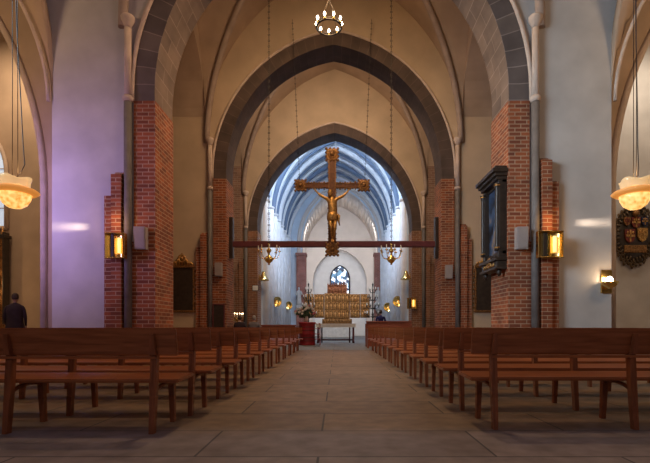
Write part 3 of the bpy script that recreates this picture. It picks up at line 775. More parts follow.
# glass pendant lamps
def pendant():
    root = empty('pendant_lamp', (0,0,0))
    b = B(); b.lathe([(.001,-.30),(.10,-.285),(.19,-.22),(.245,-.12),(.262,-.03),(.25,-.03),(.0,-.03)], (0,0,0), 28, flute=.012, nf=14)
    b.build('glass_bowl', 'amber', root)
    b = B(); b.lathe([(.255,-.045),(.33,-.03),(.385,.01),(.345,.045),(.26,.075),(.245,.06),(.25,-.03)], (0,0,0), 40); b.build('glass_ring', 'amber_ring', root)
    b = B(); n = 56; rg = []
    for (r, z, fl) in ((.235,.06,0),(.235,.12,.02),(.245,.19,.05),(.262,.235,.08)):
        rg.append([b.bm.verts.new((r*(1+fl*math.cos(4*2*PI*k/n))*math.cos(2*PI*k/n), r*(1+fl*math.cos(4*2*PI*k/n))*math.sin(2*PI*k/n), z + (.022*math.cos(4*2*PI*k/n) if z > .2 else 0))) for k in range(n)])
    for a_, b_ in zip(rg, rg[1:]):
        for k in range(n): b._f([a_[k], a_[(k+1)%n], b_[(k+1)%n], b_[k]], True)
    o = b.build('glass_shade', 'shade', root); md = o.modifiers.new('thickness', 'SOLIDIFY'); md.thickness = .008
    b = B(); b.lathe([(.02,.02),(.06,.05),(.05,.14),(.02,.18),(.02,.25)], (0,0,0), 12)
    for k in range(3): a = 2*PI*k/3; b.tube([(0,0,.16),(.2*math.cos(a),.2*math.sin(a),.06)], .007, 5)
    b.build('lamp_holder', 'dark_metal', root)
    b = B()
    for dx in (-.05, .05): b.tube([(dx,0,.18),(dx*.6,0,14.3)], .006, 5)
    b.build('suspension_wire', 'dark_metal', root)
    b = B(); b.tube([(0,0,.25),(.10,0,.34),(.16,.02,.5),(.13,.02,.9),(.10,.01,1.6),(.03,0,3.0),(-.02,0,5),(0,0,14.3)], .009, 5); b.build('electric_cord', 'black', root)
    return root
pl = pendant(); pl.location = (-4.52, 6.5, 2.85); pl.scale = (.8, .8, .8); tag(pl, 'glowing glass and brass pendant lamp hanging before the violet-lit left wall', 'lamp', 'glass pendant lamps')
p2 = copy_tree(pl); p2.location = (4.50, 6.6, 2.86); p2.rotation_euler.z = .5; tag(p2, 'glowing glass and brass pendant lamp hanging before the carved coat of arms', 'lamp', 'glass pendant lamps')
for x in (-4.45, 4.50):
    l = bpy.data.lights.new('pendant_light', 'POINT'); l.energy = 4; l.color = (1, .6, .25); l.shadow_soft_size = .05
    o = bpy.data.objects.new('pendant_light', l); COL.objects.link(o); o.location = (x, 6.5 if x < 0 else 6.6, 3.12)

# brass panel sconces on the piers
def panel_sconce(flip=1):
    root = empty('wall_sconce', (0,0,0))
    b = B(); b.box(-.30, .30, -.03, .0, -.32, .32, .008); b.build('backplate', 'brass', root)
    b = B()
    for z in (-.32, .30): b.box(-.30, .30, -.16, -.02, z, z+.02, .004)
    for x in (-.30, .285): b.box(x, x+.015, -.14, -.02, -.32, .32, .003)
    b.build('frame', 'brass', root)
    b = B()
    for s in range(8):   # curved reflector behind the tube
        a0, a1 = PI*s/8, PI*(s+1)/8
        b.hexa([(.11*flip-.12*math.cos(a0),-.03-.09*(1-math.sin(a0)),-.27),(.11*flip-.12*math.cos(a1),-.03-.09*(1-math.sin(a1)),-.27),(.11*flip-.12*math.cos(a1),-.035-.09*(1-math.sin(a1)),-.27),(.11*flip-.12*math.cos(a0),-.035-.09*(1-math.sin(a0)),-.27)],
               [(.11*flip-.12*math.cos(a0),-.03-.09*(1-math.sin(a0)),.27),(.11*flip-.12*math.cos(a1),-.03-.09*(1-math.sin(a1)),.27),(.11*flip-.12*math.cos(a1),-.035-.09*(1-math.sin(a1)),.27),(.11*flip-.12*math.cos(a0),-.035-.09*(1-math.sin(a0)),.27)])
    b.build('reflector', 'brass', root)
    b = B(); b.tube([(.11*flip,-.09,-.18),(.11*flip,-.09,.20)], .042, 12); b.build('lamp_tube', 'tube', root)
    b = B(); b.box(-.10*flip-.045, -.10*flip+.045, -.10, -.03, -.28, .29, .006); b.build('dark_slot', 'black', root)
    return root
ps = panel_sconce(); ps.location = (5.22, 10.84, 2.87); tag(ps, 'square brass wall sconce with dark slot on the nearest right brick pier', 'sconce', 'square brass sconces')
q = copy_tree(ps); q.location = (-5.16, 10.84, 2.84); q.scale = (.78, 1, .95); tag(q, 'square brass wall sconce on the nearest left brick pier', 'sconce', 'square brass sconces')
q = copy_tree(ps); q.location = (4.30, 25.20, 2.22); q.scale = (.85, 1, .95); tag(q, 'small square brass sconce on the far right brick pier by the choir', 'sconce', 'square brass sconces')
# light from the open sides of the two near sconces: a narrow band over the plaster
for sx, x, z in ((-1, -5.70, 3.37), (1, 5.72, 3.47)):
    a_ = area('sconce_band_light', (x, 11.045, z), (x+sx*1.2, 11.09, z), .04, 1.1, (1, .80, .62), 14, .16)
for x, y, z in ((-5.16, 10.62, 3.45), (5.22, 10.62, 3.45)):
    l = bpy.data.lights.new('sconce_light', 'POINT'); l.energy = 5; l.color = (1, .55, .2); l.shadow_soft_size = .04
    o = bpy.data.objects.new('sconce_light', l); COL.objects.link(o); o.location = (x, y, z)

# small loudspeakers on the piers
def speaker():
    root = empty('loudspeaker', (0,0,0))
    b = B(); b.hexa([(-.14,-.13,-.27),(.14,-.13,-.27),(.16,0,-.27),(-.16,0,-.27)], [(-.14,-.17,.27),(.14,-.17,.27),(.16,0,.27),(-.16,0,.27)])
    bmesh.ops.bevel(b.bm, geom=list(b.bm.edges), offset=.012, segments=2, affect='EDGES'); b.build('cabinet', 'grey_box', root)
    b = B(); b.hexa([(-.115,-.142,-.24),(.115,-.142,-.24),(.115,-.125,-.24),(-.115,-.125,-.24)], [(-.115,-.178,.24),(.115,-.178,.24),(.115,-.16,.24),(-.115,-.16,.24)]); b.build('grille', 'grey_box', root)
    b = B(); b.box(-.04, .04, -.01, .03, -.1, .1); b.build('bracket', 'dark_metal', root)
    return root
sp = speaker(); sp.location = (-4.64, 10.99, 3.05); sp.rotation_euler.z = .06; tag(sp, 'grey loudspeaker on the nearest left brick pier', 'speaker', 'grey loudspeakers on the piers')
for (x, y, z, r, t_) in ((4.62, 10.99, 3.05, -.06, 'grey loudspeaker on the nearest right brick pier beside the dark painting'), (-4.62, 18.09, 3.2, .06, 'grey loudspeaker on the second left brick pier above the dark board'), (4.62, 18.09, 3.1, -.06, 'grey loudspeaker on the second right brick pier')):
    q = copy_tree(sp); q.location = (x, y, z); q.rotation_euler.z = r; tag(q, t_, 'speaker', 'grey loudspeakers on the piers')

# warm small lamp on the aisle jamb, right
root = empty('brass_wall_lamp', (6.76, 11.08, 1.98)); root.scale = (1.35, 1.0, 1.25); tag(root, 'small glowing brass wall lamp low on the edge of the white wall', 'lamp')
b = B(); b.box(-.10, .10, -.02, .02, -.20, .26, .01); b.build('backplate', 'brass', root)
b = B(); b.lathe([(.02,-.12),(.10,-.08),(.16,.0),(.15,.02),(.02,-.05)], (0,-.14,0), 16); b.tube([(0,-.02,-.05),(0,-.10,-.12),(0,-.14,-.10)], .012, 6); b.build('bowl', 'brass', root)
b = B(); b.ell((0,-.14,.04), (.06,.06,.08), 12, 8); b.build('bulb', 'bulb', root)
l = bpy.data.lights.new('wall_lamp_light', 'POINT'); l.energy = 6; l.color = (1, .6, .25); l.shadow_soft_size = .05
o = bpy.data.objects.new('wall_lamp_light', l); COL.objects.link(o); o.location = (6.74, 10.75, 2.1)

# shell lamps on the third piers and round reflectors along the choir
def shell_lamp():
    root = empty('shell_lamp', (0,0,0))
    b = B(); b.box(-.05, .05, -.02, .02, -.12, .12, .01); b.tube([(0,-.02,0),(0,-.14,.02),(0,-.18,.12)], .012, 6); b.build('wall_bracket', 'brass', root)
    b = B(); b.lathe([(.03,.26),(.08,.20),(.12,.08),(.26,-.10),(.30,-.13),(.28,-.13),(.10,.06)], (0,-.2,0), 24, flute=.05, nf=8); b.build('shell_shade', 'brass', root)
    b = B(); b.ell((0,-.2,.0), (.06,.06,.07), 10, 8); b.build('bulb', 'tube', root)
    return root
sh = shell_lamp(); sh.location = (-4.31, 25.8, 3.75); sh.rotation_euler.z = PI/2; sh.scale = (1.35, 1.1, 1.35); tag(sh, 'golden shell-shaped lamp on the third left brick pier', 'lamp', 'golden shell lamps')
q = copy_tree(sh); q.location = (4.31, 25.8, 3.80); q.rotation_euler.z = -PI/2; tag(q, 'golden shell-shaped lamp on the third right brick pier', 'lamp', 'golden shell lamps')
def disc_sconce():
    root = empty('round_sconce', (0,0,0))
    b = B(); b.tube([(0,-.05,0),(.0,-.05,.0),(.25,-.05,-.05)], .014, 6); b.lathe([(.03,-.01),(.05,.0)], (.25,-.05,-.05), 8); b.build('arm', 'brass', root)
    b = B(); n = 24
    rg = []
    for (r, y) in ((.001,.0),(.12,-.01),(.22,-.04),(.27,-.09),(.29,-.10),(.27,-.07)):
        rg.append([b.bm.verts.new((r*math.cos(2*PI*k/n), y, r*math.sin(2*PI*k/n)*1.15)) for k in range(n)])
    for a_, b_ in zip(rg, rg[1:]):
        for k in range(n): b._f([a_[k], a_[(k+1)%n], b_[(k+1)%n], b_[k]], True)
    o = b.build('reflector_dish', 'brass', root); md = o.modifiers.new('thickness', 'SOLIDIFY'); md.thickness = .01
    b = B(); b.ell((0,-.12,-.03), (.035,.03,.05), 10, 8); b.build('bulb', 'tube', root)
    return root
ds = disc_sconce(); ds.location = (-3.78, 29.5, 2.55); tag(ds, 'round brass reflector lamp on the left choir wall, nearer one', 'lamp', 'round brass choir lamps')
for (x, y, z, t_) in ((-3.80, 36.8, 2.65, 'round brass reflector lamp on the left choir wall, farther one'), (3.84, 33.0, 2.35, 'round brass reflector lamp on the right choir wall, farther one'), (3.80, 27.4, 2.45, 'round brass reflector lamp on the right choir wall, nearer one')):
    q = copy_tree(ds); q.location = (x, y, z); q.scale.x = -1 if x > 0 else 1; tag(q, t_, 'lamp', 'round brass choir lamps')

# ------------------------------------------------------------------ memorials, painting, coat of arms
def memorial():
    root = empty('memorial_tablet', (0,0,0))
    b = B(); b.box(-.40, .40, -.06, 0, -.80, .78, .01); b.build('tablet', 'black', root)
    b = B()
    for x in (-.44, .38): b.box(x, x+.06, -.10, -.0, -.84, .82, .01)
    b.box(-.46, .46, -.11, 0, -.88, -.80, .015); b.box(-.46, .46, -.12, 0, .78, .86, .015)
    for x in (-.44, .44):
        for k in range(9): b.ell((x*1.05, -.06, -.7+k*.17), (.035,.04,.06), 6, 5)
    b.build('gilt_frame', 'gold_dark', root)
    b = B()
    for k in range(9):
        x = -.40 + k*.10; h = .10 + .38*math.exp(-(x/.22)**2)
        b.tube([(x,-.06,.86),(x*.9,-.07,.86+h*.6),(x*.7,-.06,.86+h)], [.05,.045,.02], 7)
        b.ell((x*.8,-.08,.86+h*.75), (.06,.05,.06), 7, 5)
    b.torus((0,-.09,1.12), .12, .035, 'y', 14, 6); b.ell((0,-.09,1.12), (.07,.04,.08), 8, 6)
    b.build('gilt_crest', 'gold', root)
    return root
mm = memorial(); mm.location = (-6.12, 18.2, 2.44); mm.scale = (1.15, 1, 1.08); tag(mm, 'black memorial tablet with gilt crest on the tan wall left of the aisle', 'memorial tablet', 'black memorial tablets')
q = copy_tree(mm); q.location = (6.18, 18.2, 2.44); tag(q, 'black gilt-framed memorial tablet half hidden behind the dark painting', 'memorial tablet', 'black memorial tablets')

def canvas_mat():
    m, t, b = nt('dark_oil_painting')
    tc = t.nodes.new('ShaderNodeTexCoord'); n = t.nodes.new('ShaderNodeTexNoise'); n.inputs['Scale'].default_value = 2.6; n.inputs['Detail'].default_value = 6
    lnk(t, tc.outputs['Object'], n.inputs['Vector'])
    r = t.nodes.new('ShaderNodeValToRGB'); e = r.color_ramp.elements
    e[0].position = .38; e[0].color = (.012, .010, .012, 1); e[1].position = .72; e[1].color = (.30, .20, .12, 1)
    x = e.new(.50); x.color = (.035, .065, .13, 1); x = e.new(.6); x.color = (.07, .10, .17, 1)
    lnk(t, n.outputs['Fac'], r.inputs[0]); lnk(t, r.outputs[0], b.inputs['Base Color']); b.inputs['Roughness'].default_value = .3
    return m
M['canvas'] = canvas_mat()
# faces -x: built in (y, z) on the inner face of the nearest right pier
root = empty('painted_epitaph', (4.33, 11.72, 3.55)); tag(root, 'tall dark framed painting with heavy cornice on the nearest right pier', 'painting')
b = B(); b.box(-.08, 0, -.52, .52, -.75, .95); b.build('painting', 'canvas', root)
b = B()
for y in (-.60, .48): b.box(-.20, 0, y, y+.12, -.95, 1.0, .01)
for y in (-.54, .54): b.lathe([(.07,-.8),(.055,-.72),(.05,.7),(.07,.8),(.085,.86)], (-.22, y, .05), 12)
b.box(-.12, 0, -.60, .60, .93, 1.02, .01); b.box(-.12, 0, -.60, .60, -.84, -.75, .01)
b.build('frame', 'black', root)
b = B()
for (d, z0, z1, e) in ((.26,1.0,1.08,.62),(.32,1.08,1.16,.66),(.38,1.16,1.26,.70),(.30,1.26,1.34,.62)): b.box(-d, 0, -e, e, z0, z1, .012)
b.build('cornice', 'black', root)
b = B()
for (d, z0, z1, e) in ((.30,-1.0,-.92,.64),(.24,-1.16,-1.0,.60),(.30,-1.22,-1.16,.62)): b.box(-d, 0, -e, e, z0, z1, .012)
for y in (-.5, .5): b.lathe([(.01,-.2),(.06,-.12),(.07,0)], (-.16, y, -1.2), 10)
b.build('base_shelf', 'black', root)
for y in (-.34, -.17, .17, .34):
    b = B(); b.ell((-.25, y, -1.08), (.03,.06,.06), 8, 6); b.build('gilt_boss', 'gold', root)
for y in (-.54, .54):
    for z in (-.68, .86): b = B(); b.torus((-.22, y, z), .068, .016, 'z', 12, 6); b.build('gilt_collar', 'gold', root)
b = B(); b.torus((-.24, 0, -1.0), .11, .03, 'x', 12, 6); b.ell((-.24, 0, -1.0), (.04,.10,.12), 10, 6); b.build('gilt_cartouche', 'gold', root)

root = empty('coat_of_arms', (10.30, 15.48, 4.05)); tag(root, 'dark carved oval coat of arms with coloured shields on the right aisle wall', 'coat of arms')
b = B(); b.lathe([(.60,0),(.66,.05),(.62,.10),(.50,.12),(.001,.12)], (0,0,0), 28)
for v in b.bm.verts: v.co = Vector((v.co.x, -v.co.z, v.co.y*1.4))
b.build('carved_board', 'black', root)
b = B()
for k in range(34):
    a = 2*PI*k/34; rr = random.uniform(.62,.74); x, z = rr*math.cos(a), rr*math.sin(a)*1.42
    b.torus((x, -.10, z), .07, .028, 'y', 8, 5); b.ell((x*1.08, -.08, z*1.06), (.055,.05,.075), 6, 5)
    b.tube([(x*.8,-.12,z*.8),(x*.92,-.15,z*.86),(x,-.10,z)], [.03,.03,.015], 5)
b.build('scrollwork', plain('tarnished_carving', (.10, .065, .035), .45, .5, 24, .4, 1.8, .8), root)
def shield(b, cx, cz, w, h, y):
    pts = [(cx-w,cz+h),(cx+w,cz+h),(cx+w,cz-h*.1),(cx+w*.7,cz-h*.65),(cx,cz-h),(cx-w*.7,cz-h*.65),(cx-w,cz-h*.1)]
    b.prism(pts, y, y+.04)
for (cx, cz, w, h, m_) in ((-.20,-.06,.17,.24,'shield_red'), (.22,-.02,.17,.24,'gold'), (.0,.40,.15,.19,'shield_red'), (-.30,.44,.11,.15,'gold_dark'), (.30,.44,.11,.15,'shield_blue')):
    b = B(); shield(b, cx, cz, w, h, -.19); s_ = b.build('shield', m_, root)
    b = B(); b.box(cx-w*.15, cx+w*.15, -.205, -.19, cz-h*.8, cz+h*.9); b.box(cx-w*.9, cx+w*.9, -.205, -.19, cz-h*.1, cz+h*.2)
    for q_ in (-1, 1): b.ell((cx+q_*w*.5, -.20, cz+h*.5), (w*.22,.015,h*.2), 8, 5)
    b.build('charge', 'gold' if m_ != 'gold_dark' else 'shield_red', s_)
b = B(); b.box(-.38, .38, -.18, -.10, -.62, -.36, .02); b.build('inscription_panel', 'gold_dark', root)
b = B(); b.ell((0,-.18,.72), (.12,.10,.14), 10, 8)
for k in range(5): b.tube([(0,-.15,.80),((k-2)*.07,-.16,.93),((k-2)*.12,-.14,1.0)], [.03,.03,.01], 5)
b.build('helmet', 'gold_dark', root)

# gilded altarpiece at the far left
root = empty('side_altarpiece', (-12.0, 15.3, 0)); tag(root, 'gilded side altarpiece cut by the left edge, behind the standing person', 'altarpiece')
b = B(); b.box(-.95, .95, -.45, .18, 0, 1.0, .02); b.build('altar_block', 'gold_dark', root)
b = B(); b.box(-.88, .88, -.12, .15, 1.0, 3.9, .02); b.build('back_panel', 'gold_dark', root)
b = B(); b.box(-.97, .97, -.18, .15, 3.9, 4.02, .02)
for x in (-.93, .89): b.box(x, x+.04, -.20, .1, 1.0, 4.1, .01)
b.build('frame', 'black', root)
b = B()
for i in range(3):
    for j in range(3):
        x, z = -.62+i*.62, 1.35+j*.88
        b.lathe([(.12,0),(.10,.2),(.13,.34),(.05,.42)], (x,-.2,z), 10); b.ell((x,-.2,z+.49), (.07,.07,.085), 8, 6)
        b.tube([(x-.2,-.2,z+.55),(x-.1,-.2,z+.66),(x,-.2,z+.72),(x+.1,-.2,z+.66),(x+.2,-.2,z+.55)], .03, 6)
        b.tube([(x-.24,-.18,z-.02),(x-.24,-.18,z+.7)], .03, 6)
for k in range(12): b.tube([(-.85+k*.155,-.12,4.0),(-.85+k*.155,-.12,4.28)], [.05,.01], 6)
b.build('carved_figures', 'gilt', root)

l = bpy.data.lights.new('side_altar_fill', 'POINT'); l.energy = 22; l.color = (1, .62, .28); l.shadow_soft_size = .1  # added accent light for the gilding, no lamp stands here
o = bpy.data.objects.new('side_altar_fill', l); COL.objects.link(o); o.location = (-11.9, 14.2, 2.4)

# ------------------------------------------------------------------ choir furnishings
# golden triptych
root = empty('golden_altarpiece', (AC-.28, 39.6, 0)); tag(root, 'wide golden carved triptych altarpiece with open wings in the choir', 'altarpiece')
b = B(); b.box(-1.5, 1.5, -.5, .6, 0, 1.15, .03); b.build('altar_block', 'stone_pale', root)
b = B(); b.box(-1.3, 1.3, -.28, .25, 1.15, 1.60, .03)
for k in range(9): b.ell((-1.12+k*.28,-.30,1.38), (.11,.05,.15), 8, 6)
b.build('predella', 'gold_dark', root)
def carved_field(b, x0, x1, z0, z1, nx, nz, y):
    dx, dz = (x1-x0)/nx, (z1-z0)/nz
    for i in range(nx):
        for j in range(nz):
            x, z = x0+dx*(i+.5), z0+dz*(j+.08)
            b.lathe([(dx*.26,0),(dx*.20,dz*.35),(dx*.27,dz*.52),(dx*.1,dz*.62)], (x,y-.06,z), 8); b.ell((x,y-.07,z+dz*.70), (dx*.13,dx*.13,dz*.10), 7, 5)
            b.tube([(x-dx*.44,y-.06,z+dz*.72),(x-dx*.2,y-.08,z+dz*.86),(x,y-.08,z+dz*.93),(x+dx*.2,y-.08,z+dz*.86),(x+dx*.44,y-.06,z+dz*.72)], .025, 5)
            b.tube([(x-dx*.5,y-.05,z-dz*.05),(x-dx*.5,y-.05,z+dz*.9)], .028, 5)
b = B(); b.box(-1.12, 1.12, -.20, .25, 1.6, 3.85, .02); b.build('shrine_case', 'gold_dark', root)
b = B(); b.box(-.86, .86, -.14, .2, 3.85, 4.62, .02); carved_field(b, -.82, .82, 3.9, 4.6, 6, 1, -.17); b.build('carved_crest', 'red_gold', root)
b = B(); carved_field(b, -1.06, 1.06, 1.66, 3.82, 6, 3, -.24)
b.build('carved_figures', 'gilt', root); b = B()
for k in range(9): b.tube([(-.8+.2*k,-.12,4.6),(-.8+.2*k,-.12,4.6+(.30 if k%2 else .18))], [.07,.01], 6)
b.build('cresting', 'red_gold', root)
for sx in (-1, 1):
    for (xa, xb, z1, t_) in ((1.14, 2.02, 3.78, .0), (2.04, 2.85, 3.78, .1)):
        x0, x1 = sorted((sx*xa, sx*xb))
        b = B(); b.box(x0, x1, -.16-t_, -.04-t_, 1.7, z1, .015); w_ = b.build('wing', 'gold_dark', root)
        b = B(); carved_field(b, x0+.04, x1-.04, 1.76, z1-.04, 3, 3, -.19-t_); b.build('carved_figures', 'gilt', w_)
# altar table before the choir
root = empty('altar_table', (.06, 25.6, 0)); tag(root, 'free-standing altar table with white cloth at the centre of the choir', 'altar table')
b = B(); b.box(-1.1, 1.1, -.45, .45, 1.0, 1.08, .01); b.build('tabletop', 'cloth_white', root)
b = B(); b.box(-1.12, 1.12, -.47, -.455, .88, 1.085); b.box(-1.12, 1.12, -.47, .47, 1.082, 1.09); b.build('altar_cloth', 'cloth_white', root)
for x in (-1.0, 1.0):
    for y in (-.36, .36):
        b = B(); b.tube([(x,y,0),(x,y,.15),(x,y,.85),(x,y,1.0)], [.06,.045,.045,.06], 10); b.build('leg', 'beam', root)
for x in (-.8, .8):
    b = B(); b.tube([(x,.3,0),(x,.3,1.0)], .04, 8); b.build('leg', 'beam', root)
b = B(); b.box(-1.0, 1.0, .30, .36, .12, .2, .01); b.build('stretcher', 'beam', root)

# red candle stand
root = empty('votive_rack', (-1.36, 22.4, 0)); tag(root, 'crimson drum-shaped votive stand with shelves in the crossing', 'stand')
b = B(); b.lathe([(.40,0),(.43,.04),(.40,.08),(.39,.52),(.42,.56),(.39,.60),(.40,1.02),(.43,1.08),(.43,1.14),(.0,1.14)], (0,0,0), 28); b.build('drum', 'red', root)
b = B()
for z in (.22, .38, .74, .90): b.torus((0,0,z), .405, .016, 'z', 28, 6)
b.build('hoop', 'black', root)
for z in (.28, .54, .80, 1.04):
    b = B(); b.box(.36, .66, -.22, .22, z, z+.03, .006); sh_ = b.build('shelf', 'red', root)
    for k in range(3):
        b = B(); b.lathe([(.025,0),(.03,.05),(.022,.05)], (.62,-.15+.15*k,z+.03), 8); b.build('votive_candle', 'candle', sh_)
b = B(); b.box(.63, .66, -.22, -.19, 0, 1.07); b.box(.63, .66, .19, .22, 0, 1.07); b.build('shelf_post', 'red', root)

# flowers on the stand: bouquet in a vase
def bouquet(name, loc, R, n, label):
    root = empty(name, loc); tag(root, label, 'flowers')
    b = B(); b.lathe([(.08,0),(.11,.05),(.13,.2),(.09,.28),(.11,.31)], (0,0,0), 14); b.build('vase', 'stone_pale', root)
    b = B(); fl = B(); 
    for k in range(n):
        a = random.uniform(0, 2*PI); e = random.uniform(.15, 1.35); r = R*random.uniform(.6, 1)
        t_ = Vector((r*math.sin(e)*math.cos(a), r*math.sin(e)*math.sin(a)*.8, .3+r*math.cos(e)))
        b.tube([(0,0,.25), t_*.55+Vector((0,0,.12)), t_], [.006,.006,.004], 4)
        for q_ in range(2):
            c = t_*(.5+.3*q_); b.ell(c+Vector((random.uniform(-.05,.05),0,.05)), (.045,.012,.07), 6, 4)
        fl.mi = 0 if random.random() < .75 else 1
        for m_ in range(5):
            aa = 2*PI*m_/5; fl.ell(t_+Vector((.035*math.cos(aa),0,.035*math.sin(aa))), (.03,.018,.03), 6, 4)
        fl.ell(t_-Vector((0,.015,0)), .022, 6, 4)
    b.build('foliage', 'leafgreen', root); fl.build('blossoms', ['petal', 'petal_pink'], root)
bouquet('flower_bouquet', (-1.42, 22.4, 1.14), .62, 46, 'white and pink flower bouquet on the crimson stand')

# tall branched candelabra each side of the altarpiece
def candelabrum():
    root = empty('tall_candelabrum', (0,0,0))
    b = B(); b.lathe([(.42,0),(.40,.10),(.18,.22),(.08,.4),(.10,.55),(.055,.7),(.05,1.6),(.10,1.7),(.05,1.8),(.045,4.2),(.07,4.25),(.03,4.35)], (0,0,0), 14); b.build('stem', 'dark_metal', root)
    for lv, (z, R, n) in enumerate(((1.9,.62,8),(2.55,.50,8),(3.2,.38,6),(3.8,.25,6))):
        for k in range(n):
            a = 2*PI*(k+.5*(lv % 2))/n; ca, sa = math.cos(a), math.sin(a)
            b = B(); b.tube([(.04*ca,.04*sa,z-.15),(R*.6*ca,R*.6*sa,z-.22),(R*ca,R*sa,z-.08),(R*ca,R*sa,z+.02)], .022, 6)
            b.lathe([(.02,0),(.075,.03),(.03,.05)], (R*ca,R*sa,z), 8); arm = b.build('branch', 'dark_metal', root)
            b = B(); b.tube([(R*ca,R*sa,z+.04),(R*ca,R*sa,z+.26)], .028, 8); b.build('candle', 'candle', arm)
    b = B(); b.tube([(0,0,4.35),(0,0,4.6)], .03, 8); b.build('candle', 'candle', root)
    return root
cd = candelabrum(); cd.location = (-2.12, 35.5, 0); tag(cd, 'tall dark branched candelabrum left of the golden altarpiece', 'candelabrum', 'candelabra beside the altarpiece')
q = copy_tree(cd); q.location = (2.95, 35.5, 0); tag(q, 'tall dark branched candelabrum right of the golden altarpiece', 'candelabrum', 'candelabra beside the altarpiece')

# statues on the red piers
def statue():
    root = empty('white_statue', (0,0,0))
    b = B(); b.box(-.28, .28, -.24, .24, 0, .18, .03); b.lathe([(.18,-.35),(.24,-.1),(.26,0)], (0,0,0), 12); b.build('bracket', 'stone_pale', root)
    b = B(); b.lathe([(.25,.18),(.22,.5),(.17,.95),(.20,1.25),(.22,1.4),(.10,1.5),(.06,1.56)], (0,0,0), 16, 1, .75, .07, 8); b.ell((0,-.01,1.66), (.09,.10,.125), 12, 8)
    b.tube([(-.2,0,1.38),(-.27,-.06,1.15),(-.12,-.2,1.08)], [.06,.055,.035], 8); b.tube([(.2,0,1.38),(.28,-.05,1.15),(.16,-.2,1.2)], [.06,.055,.035], 8)
    b.build('robed_figure', 'stone_pale', root)
    return root
st = statue(); st.location = (AC-3.62, 39.35, 2.6); tag(st, 'pale robed statue on the red pier left of the altarpiece', 'statue', 'statues beside the altarpiece')
q = copy_tree(st); q.location = (AC+3.30, 39.35, 2.6); tag(q, 'pale robed statue on the red pier right of the altarpiece', 'statue', 'statues beside the altarpiece')

# closed choir pews
def pew(w, h, label, loc, name='choir_pew'):
    root = empty(name, loc); tag(root, label, 'pew')
    b = B(); b.box(-w/2, w/2, -.03, .02, .08, h-.05, .005); n = max(2, int(w/.45))
    for i in range(n+1): x = -w/2 + (w-.05)*i/n; b.box(x, x+.05, -.05, -.02, .08, h-.05, .004)
    b.box(-w/2, w/2, -.05, -.02, .30, .36, .004)
    b.build('back_panel', 'pew', root)
    b = B(); b.box(-w/2-.03, w/2+.03, -.07, .06, h-.06, h, .012); b.build('top_rail', 'pew', root)
    b = B(); b.box(-w/2, w/2, .0, .42, .42, .46, .008); b.build('seat', 'pew', root)
    for x in (-w/2-.03, w/2-.02):
        b = B(); b.prism([(x,0),(x+.05,0),(x+.05,.9*h),(x,.9*h)], -.06, .45); b.build('end_panel', 'pew', root)
pew(2.05, 1.17, 'high red-brown choir pew right of the aisle, below the person in blue', (2.50, 20.6, 0))
pew(1.55, 1.0, 'low red-brown choir pew left of the aisle before the crimson stand', (-2.55, 20.6, 0))
pew(1.30, .95, 'red-brown choir pew before the high pew on the right', (2.1, 19.0, 0))

# dark board on the second left pier
root = empty('dark_door_panel', (-4.62, 18.10, 0)); tag(root, 'dark upright board against the second left brick pier', 'board')
b = B(); b.box(-.20, .20, -.05, .0, .05, 1.78, .01); b.build('panel', 'black', root)
b = B()
for x in (-.24, .20): b.box(x, x+.04, -.07, .0, 0, 1.82, .006)
b.box(-.24, .24, -.07, 0, 1.78, 1.83, .006); b.build('frame', 'beam', root)
# small white notice on the third left pier
b = B(); b.box(-4.60, -4.30, 25.20, 25.22, 2.95, 3.22, .004); o = b.build('white_notice', 'cloth_white'); tag(o, 'small white notice on the third left brick pier', 'notice')
b = B(); b.box(-4.63, -4.27, 25.215, 25.235, 2.92, 3.25, .004); b.build('frame', 'dark_metal', o)

# candle stand by the second left pier
root = empty('candle_stand', (-4.24, 19.7, 0)); root.scale = (1.15, 1.15, 1.13); tag(root, 'gilt floor candle stand with lit candles beside the second left pier', 'candle stand')
b = B(); b.lathe([(.22,0),(.20,.04),(.05,.1),(.03,.3),(.03,1.05),(.06,1.1),(.02,1.14)], (0,0,0), 14); b.build('stem', 'brass', root)
for k in range(7):
    a = 2*PI*k/7; R = .22; ca, sa = math.cos(a), math.sin(a)
    b = B(); b.tube([(0,0,1.05),(R*.6*ca,R*.6*sa,1.04),(R*ca,R*sa,1.15)], .012, 6); b.lathe([(.01,0),(.04,.02),(.02,.03)], (R*ca,R*sa,1.15), 8); arm = b.build('arm', 'brass', root)
    candle_on(arm, R*ca, R*sa, 1.17, .12, .014)

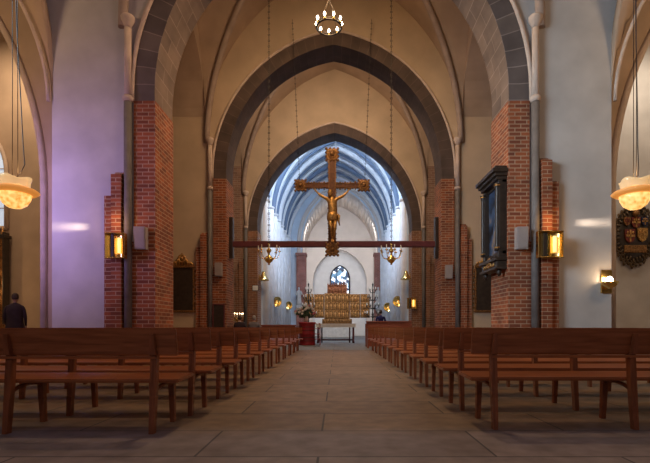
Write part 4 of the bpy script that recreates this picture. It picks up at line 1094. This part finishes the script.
# ------------------------------------------------------------------ people
def seated(loc, top, hairm, label, rz=0, hair_len=0, sc_=1.0):
    root = empty('person', loc, rz); tag(root, label, 'person', None)
    P = dict(pelvis=(0,.18,.56), waist=(0,.15,.74), chest=(0,.13,.96), neck=(0,.15,1.10), headb=(0,.16,1.17), head=(0,.18,1.26),
             sl=(-.18,.13,1.04), el=(-.23,.20,.78), wl=(-.12,.42,.66), hl=(-.09,.48,.65), sr=(.18,.13,1.04), er=(.23,.20,.78), wr=(.12,.42,.66), hr=(.09,.48,.65),
             hipl=(-.10,.22,.55), kl=(-.12,.62,.52), al=(-.12,.60,.10), tl=(-.12,.74,.04), hipr=(.10,.22,.55), kr=(.12,.62,.52), ar=(.12,.60,.10), tr=(.12,.74,.04), palm_l=(0,0,-1), palm_r=(0,0,-1))
    def fn(c):
        if c.z > 1.12: return 0
        if c.y > .40 and .6 < c.z < .72 and abs(c.x) < .16: return 0
        if c.z < .12: return 3
        return 1 if c.z > .60 or (c.y < .25 and c.z > .5) else 2
    human(root, P, ['skin', top, 'trousers', 'black'], MatFn(fn, 0), hairmat=hairm, hair_len=hair_len)
    return root
seated((-3.95, 18.72, 0), 'coat', 'hair', 'person in dark coat with brown hair seated beside the gilt candle stand')
seated((-3.35, 18.72, 0), 'coat_grey', 'hair_grey', 'grey-haired person in grey coat seated second from the second left pier')
# standing people
def standing(loc, rz, top, label, coat=False, sc_=1.0):
    root = empty('person', loc, rz); tag(root, label, 'person'); root.scale = (sc_, sc_, sc_)
    P = dict(pelvis=(0,0,.98), waist=(0,0,1.15), chest=(0,0,1.38), neck=(0,.01,1.54), headb=(0,.02,1.62), head=(0,.03,1.72),
             sl=(-.19,0,1.47), el=(-.25,-.02,1.18), wl=(-.23,.10,.95), hl=(-.22,.13,.87), sr=(.19,0,1.47), er=(.25,-.02,1.18), wr=(.23,.10,.95), hr=(.22,.13,.87),
             hipl=(-.10,0,.92), kl=(-.11,.02,.50), al=(-.12,0,.09), tl=(-.13,.14,.04), hipr=(.10,0,.92), kr=(.11,.02,.50), ar=(.12,0,.09), tr=(.13,.14,.04), palm_l=(1,0,0), palm_r=(-1,0,0))
    def fn(c):
        if c.z > 1.57: return 0
        if c.z < .93 and abs(c.x) > .18: return 0
        if c.z < .12: return 2
        return 1 if c.z > .98 or coat else 3
    human(root, P, ['skin', top, 'black', 'trousers'], MatFn(fn, 0), hairmat='hair')
    if coat: b = B(); b.lathe([(.25,.55),(.23,.8),(.20,1.0),(.185,1.15),(.21,1.35),(.17,1.50),(.08,1.56)], (0,0,0), 18, 1.05, .78, .02, 6); b.build('long_coat', top, root)
standing((-8.85, 12.55, 0), .35, 'coat', 'person in long dark coat standing in the left aisle near the gilded altarpiece', True)
standing((2.22, 21.5, 0), .1, 'blue', 'person in navy blue jumper standing behind the high choir pew', sc_=.93)
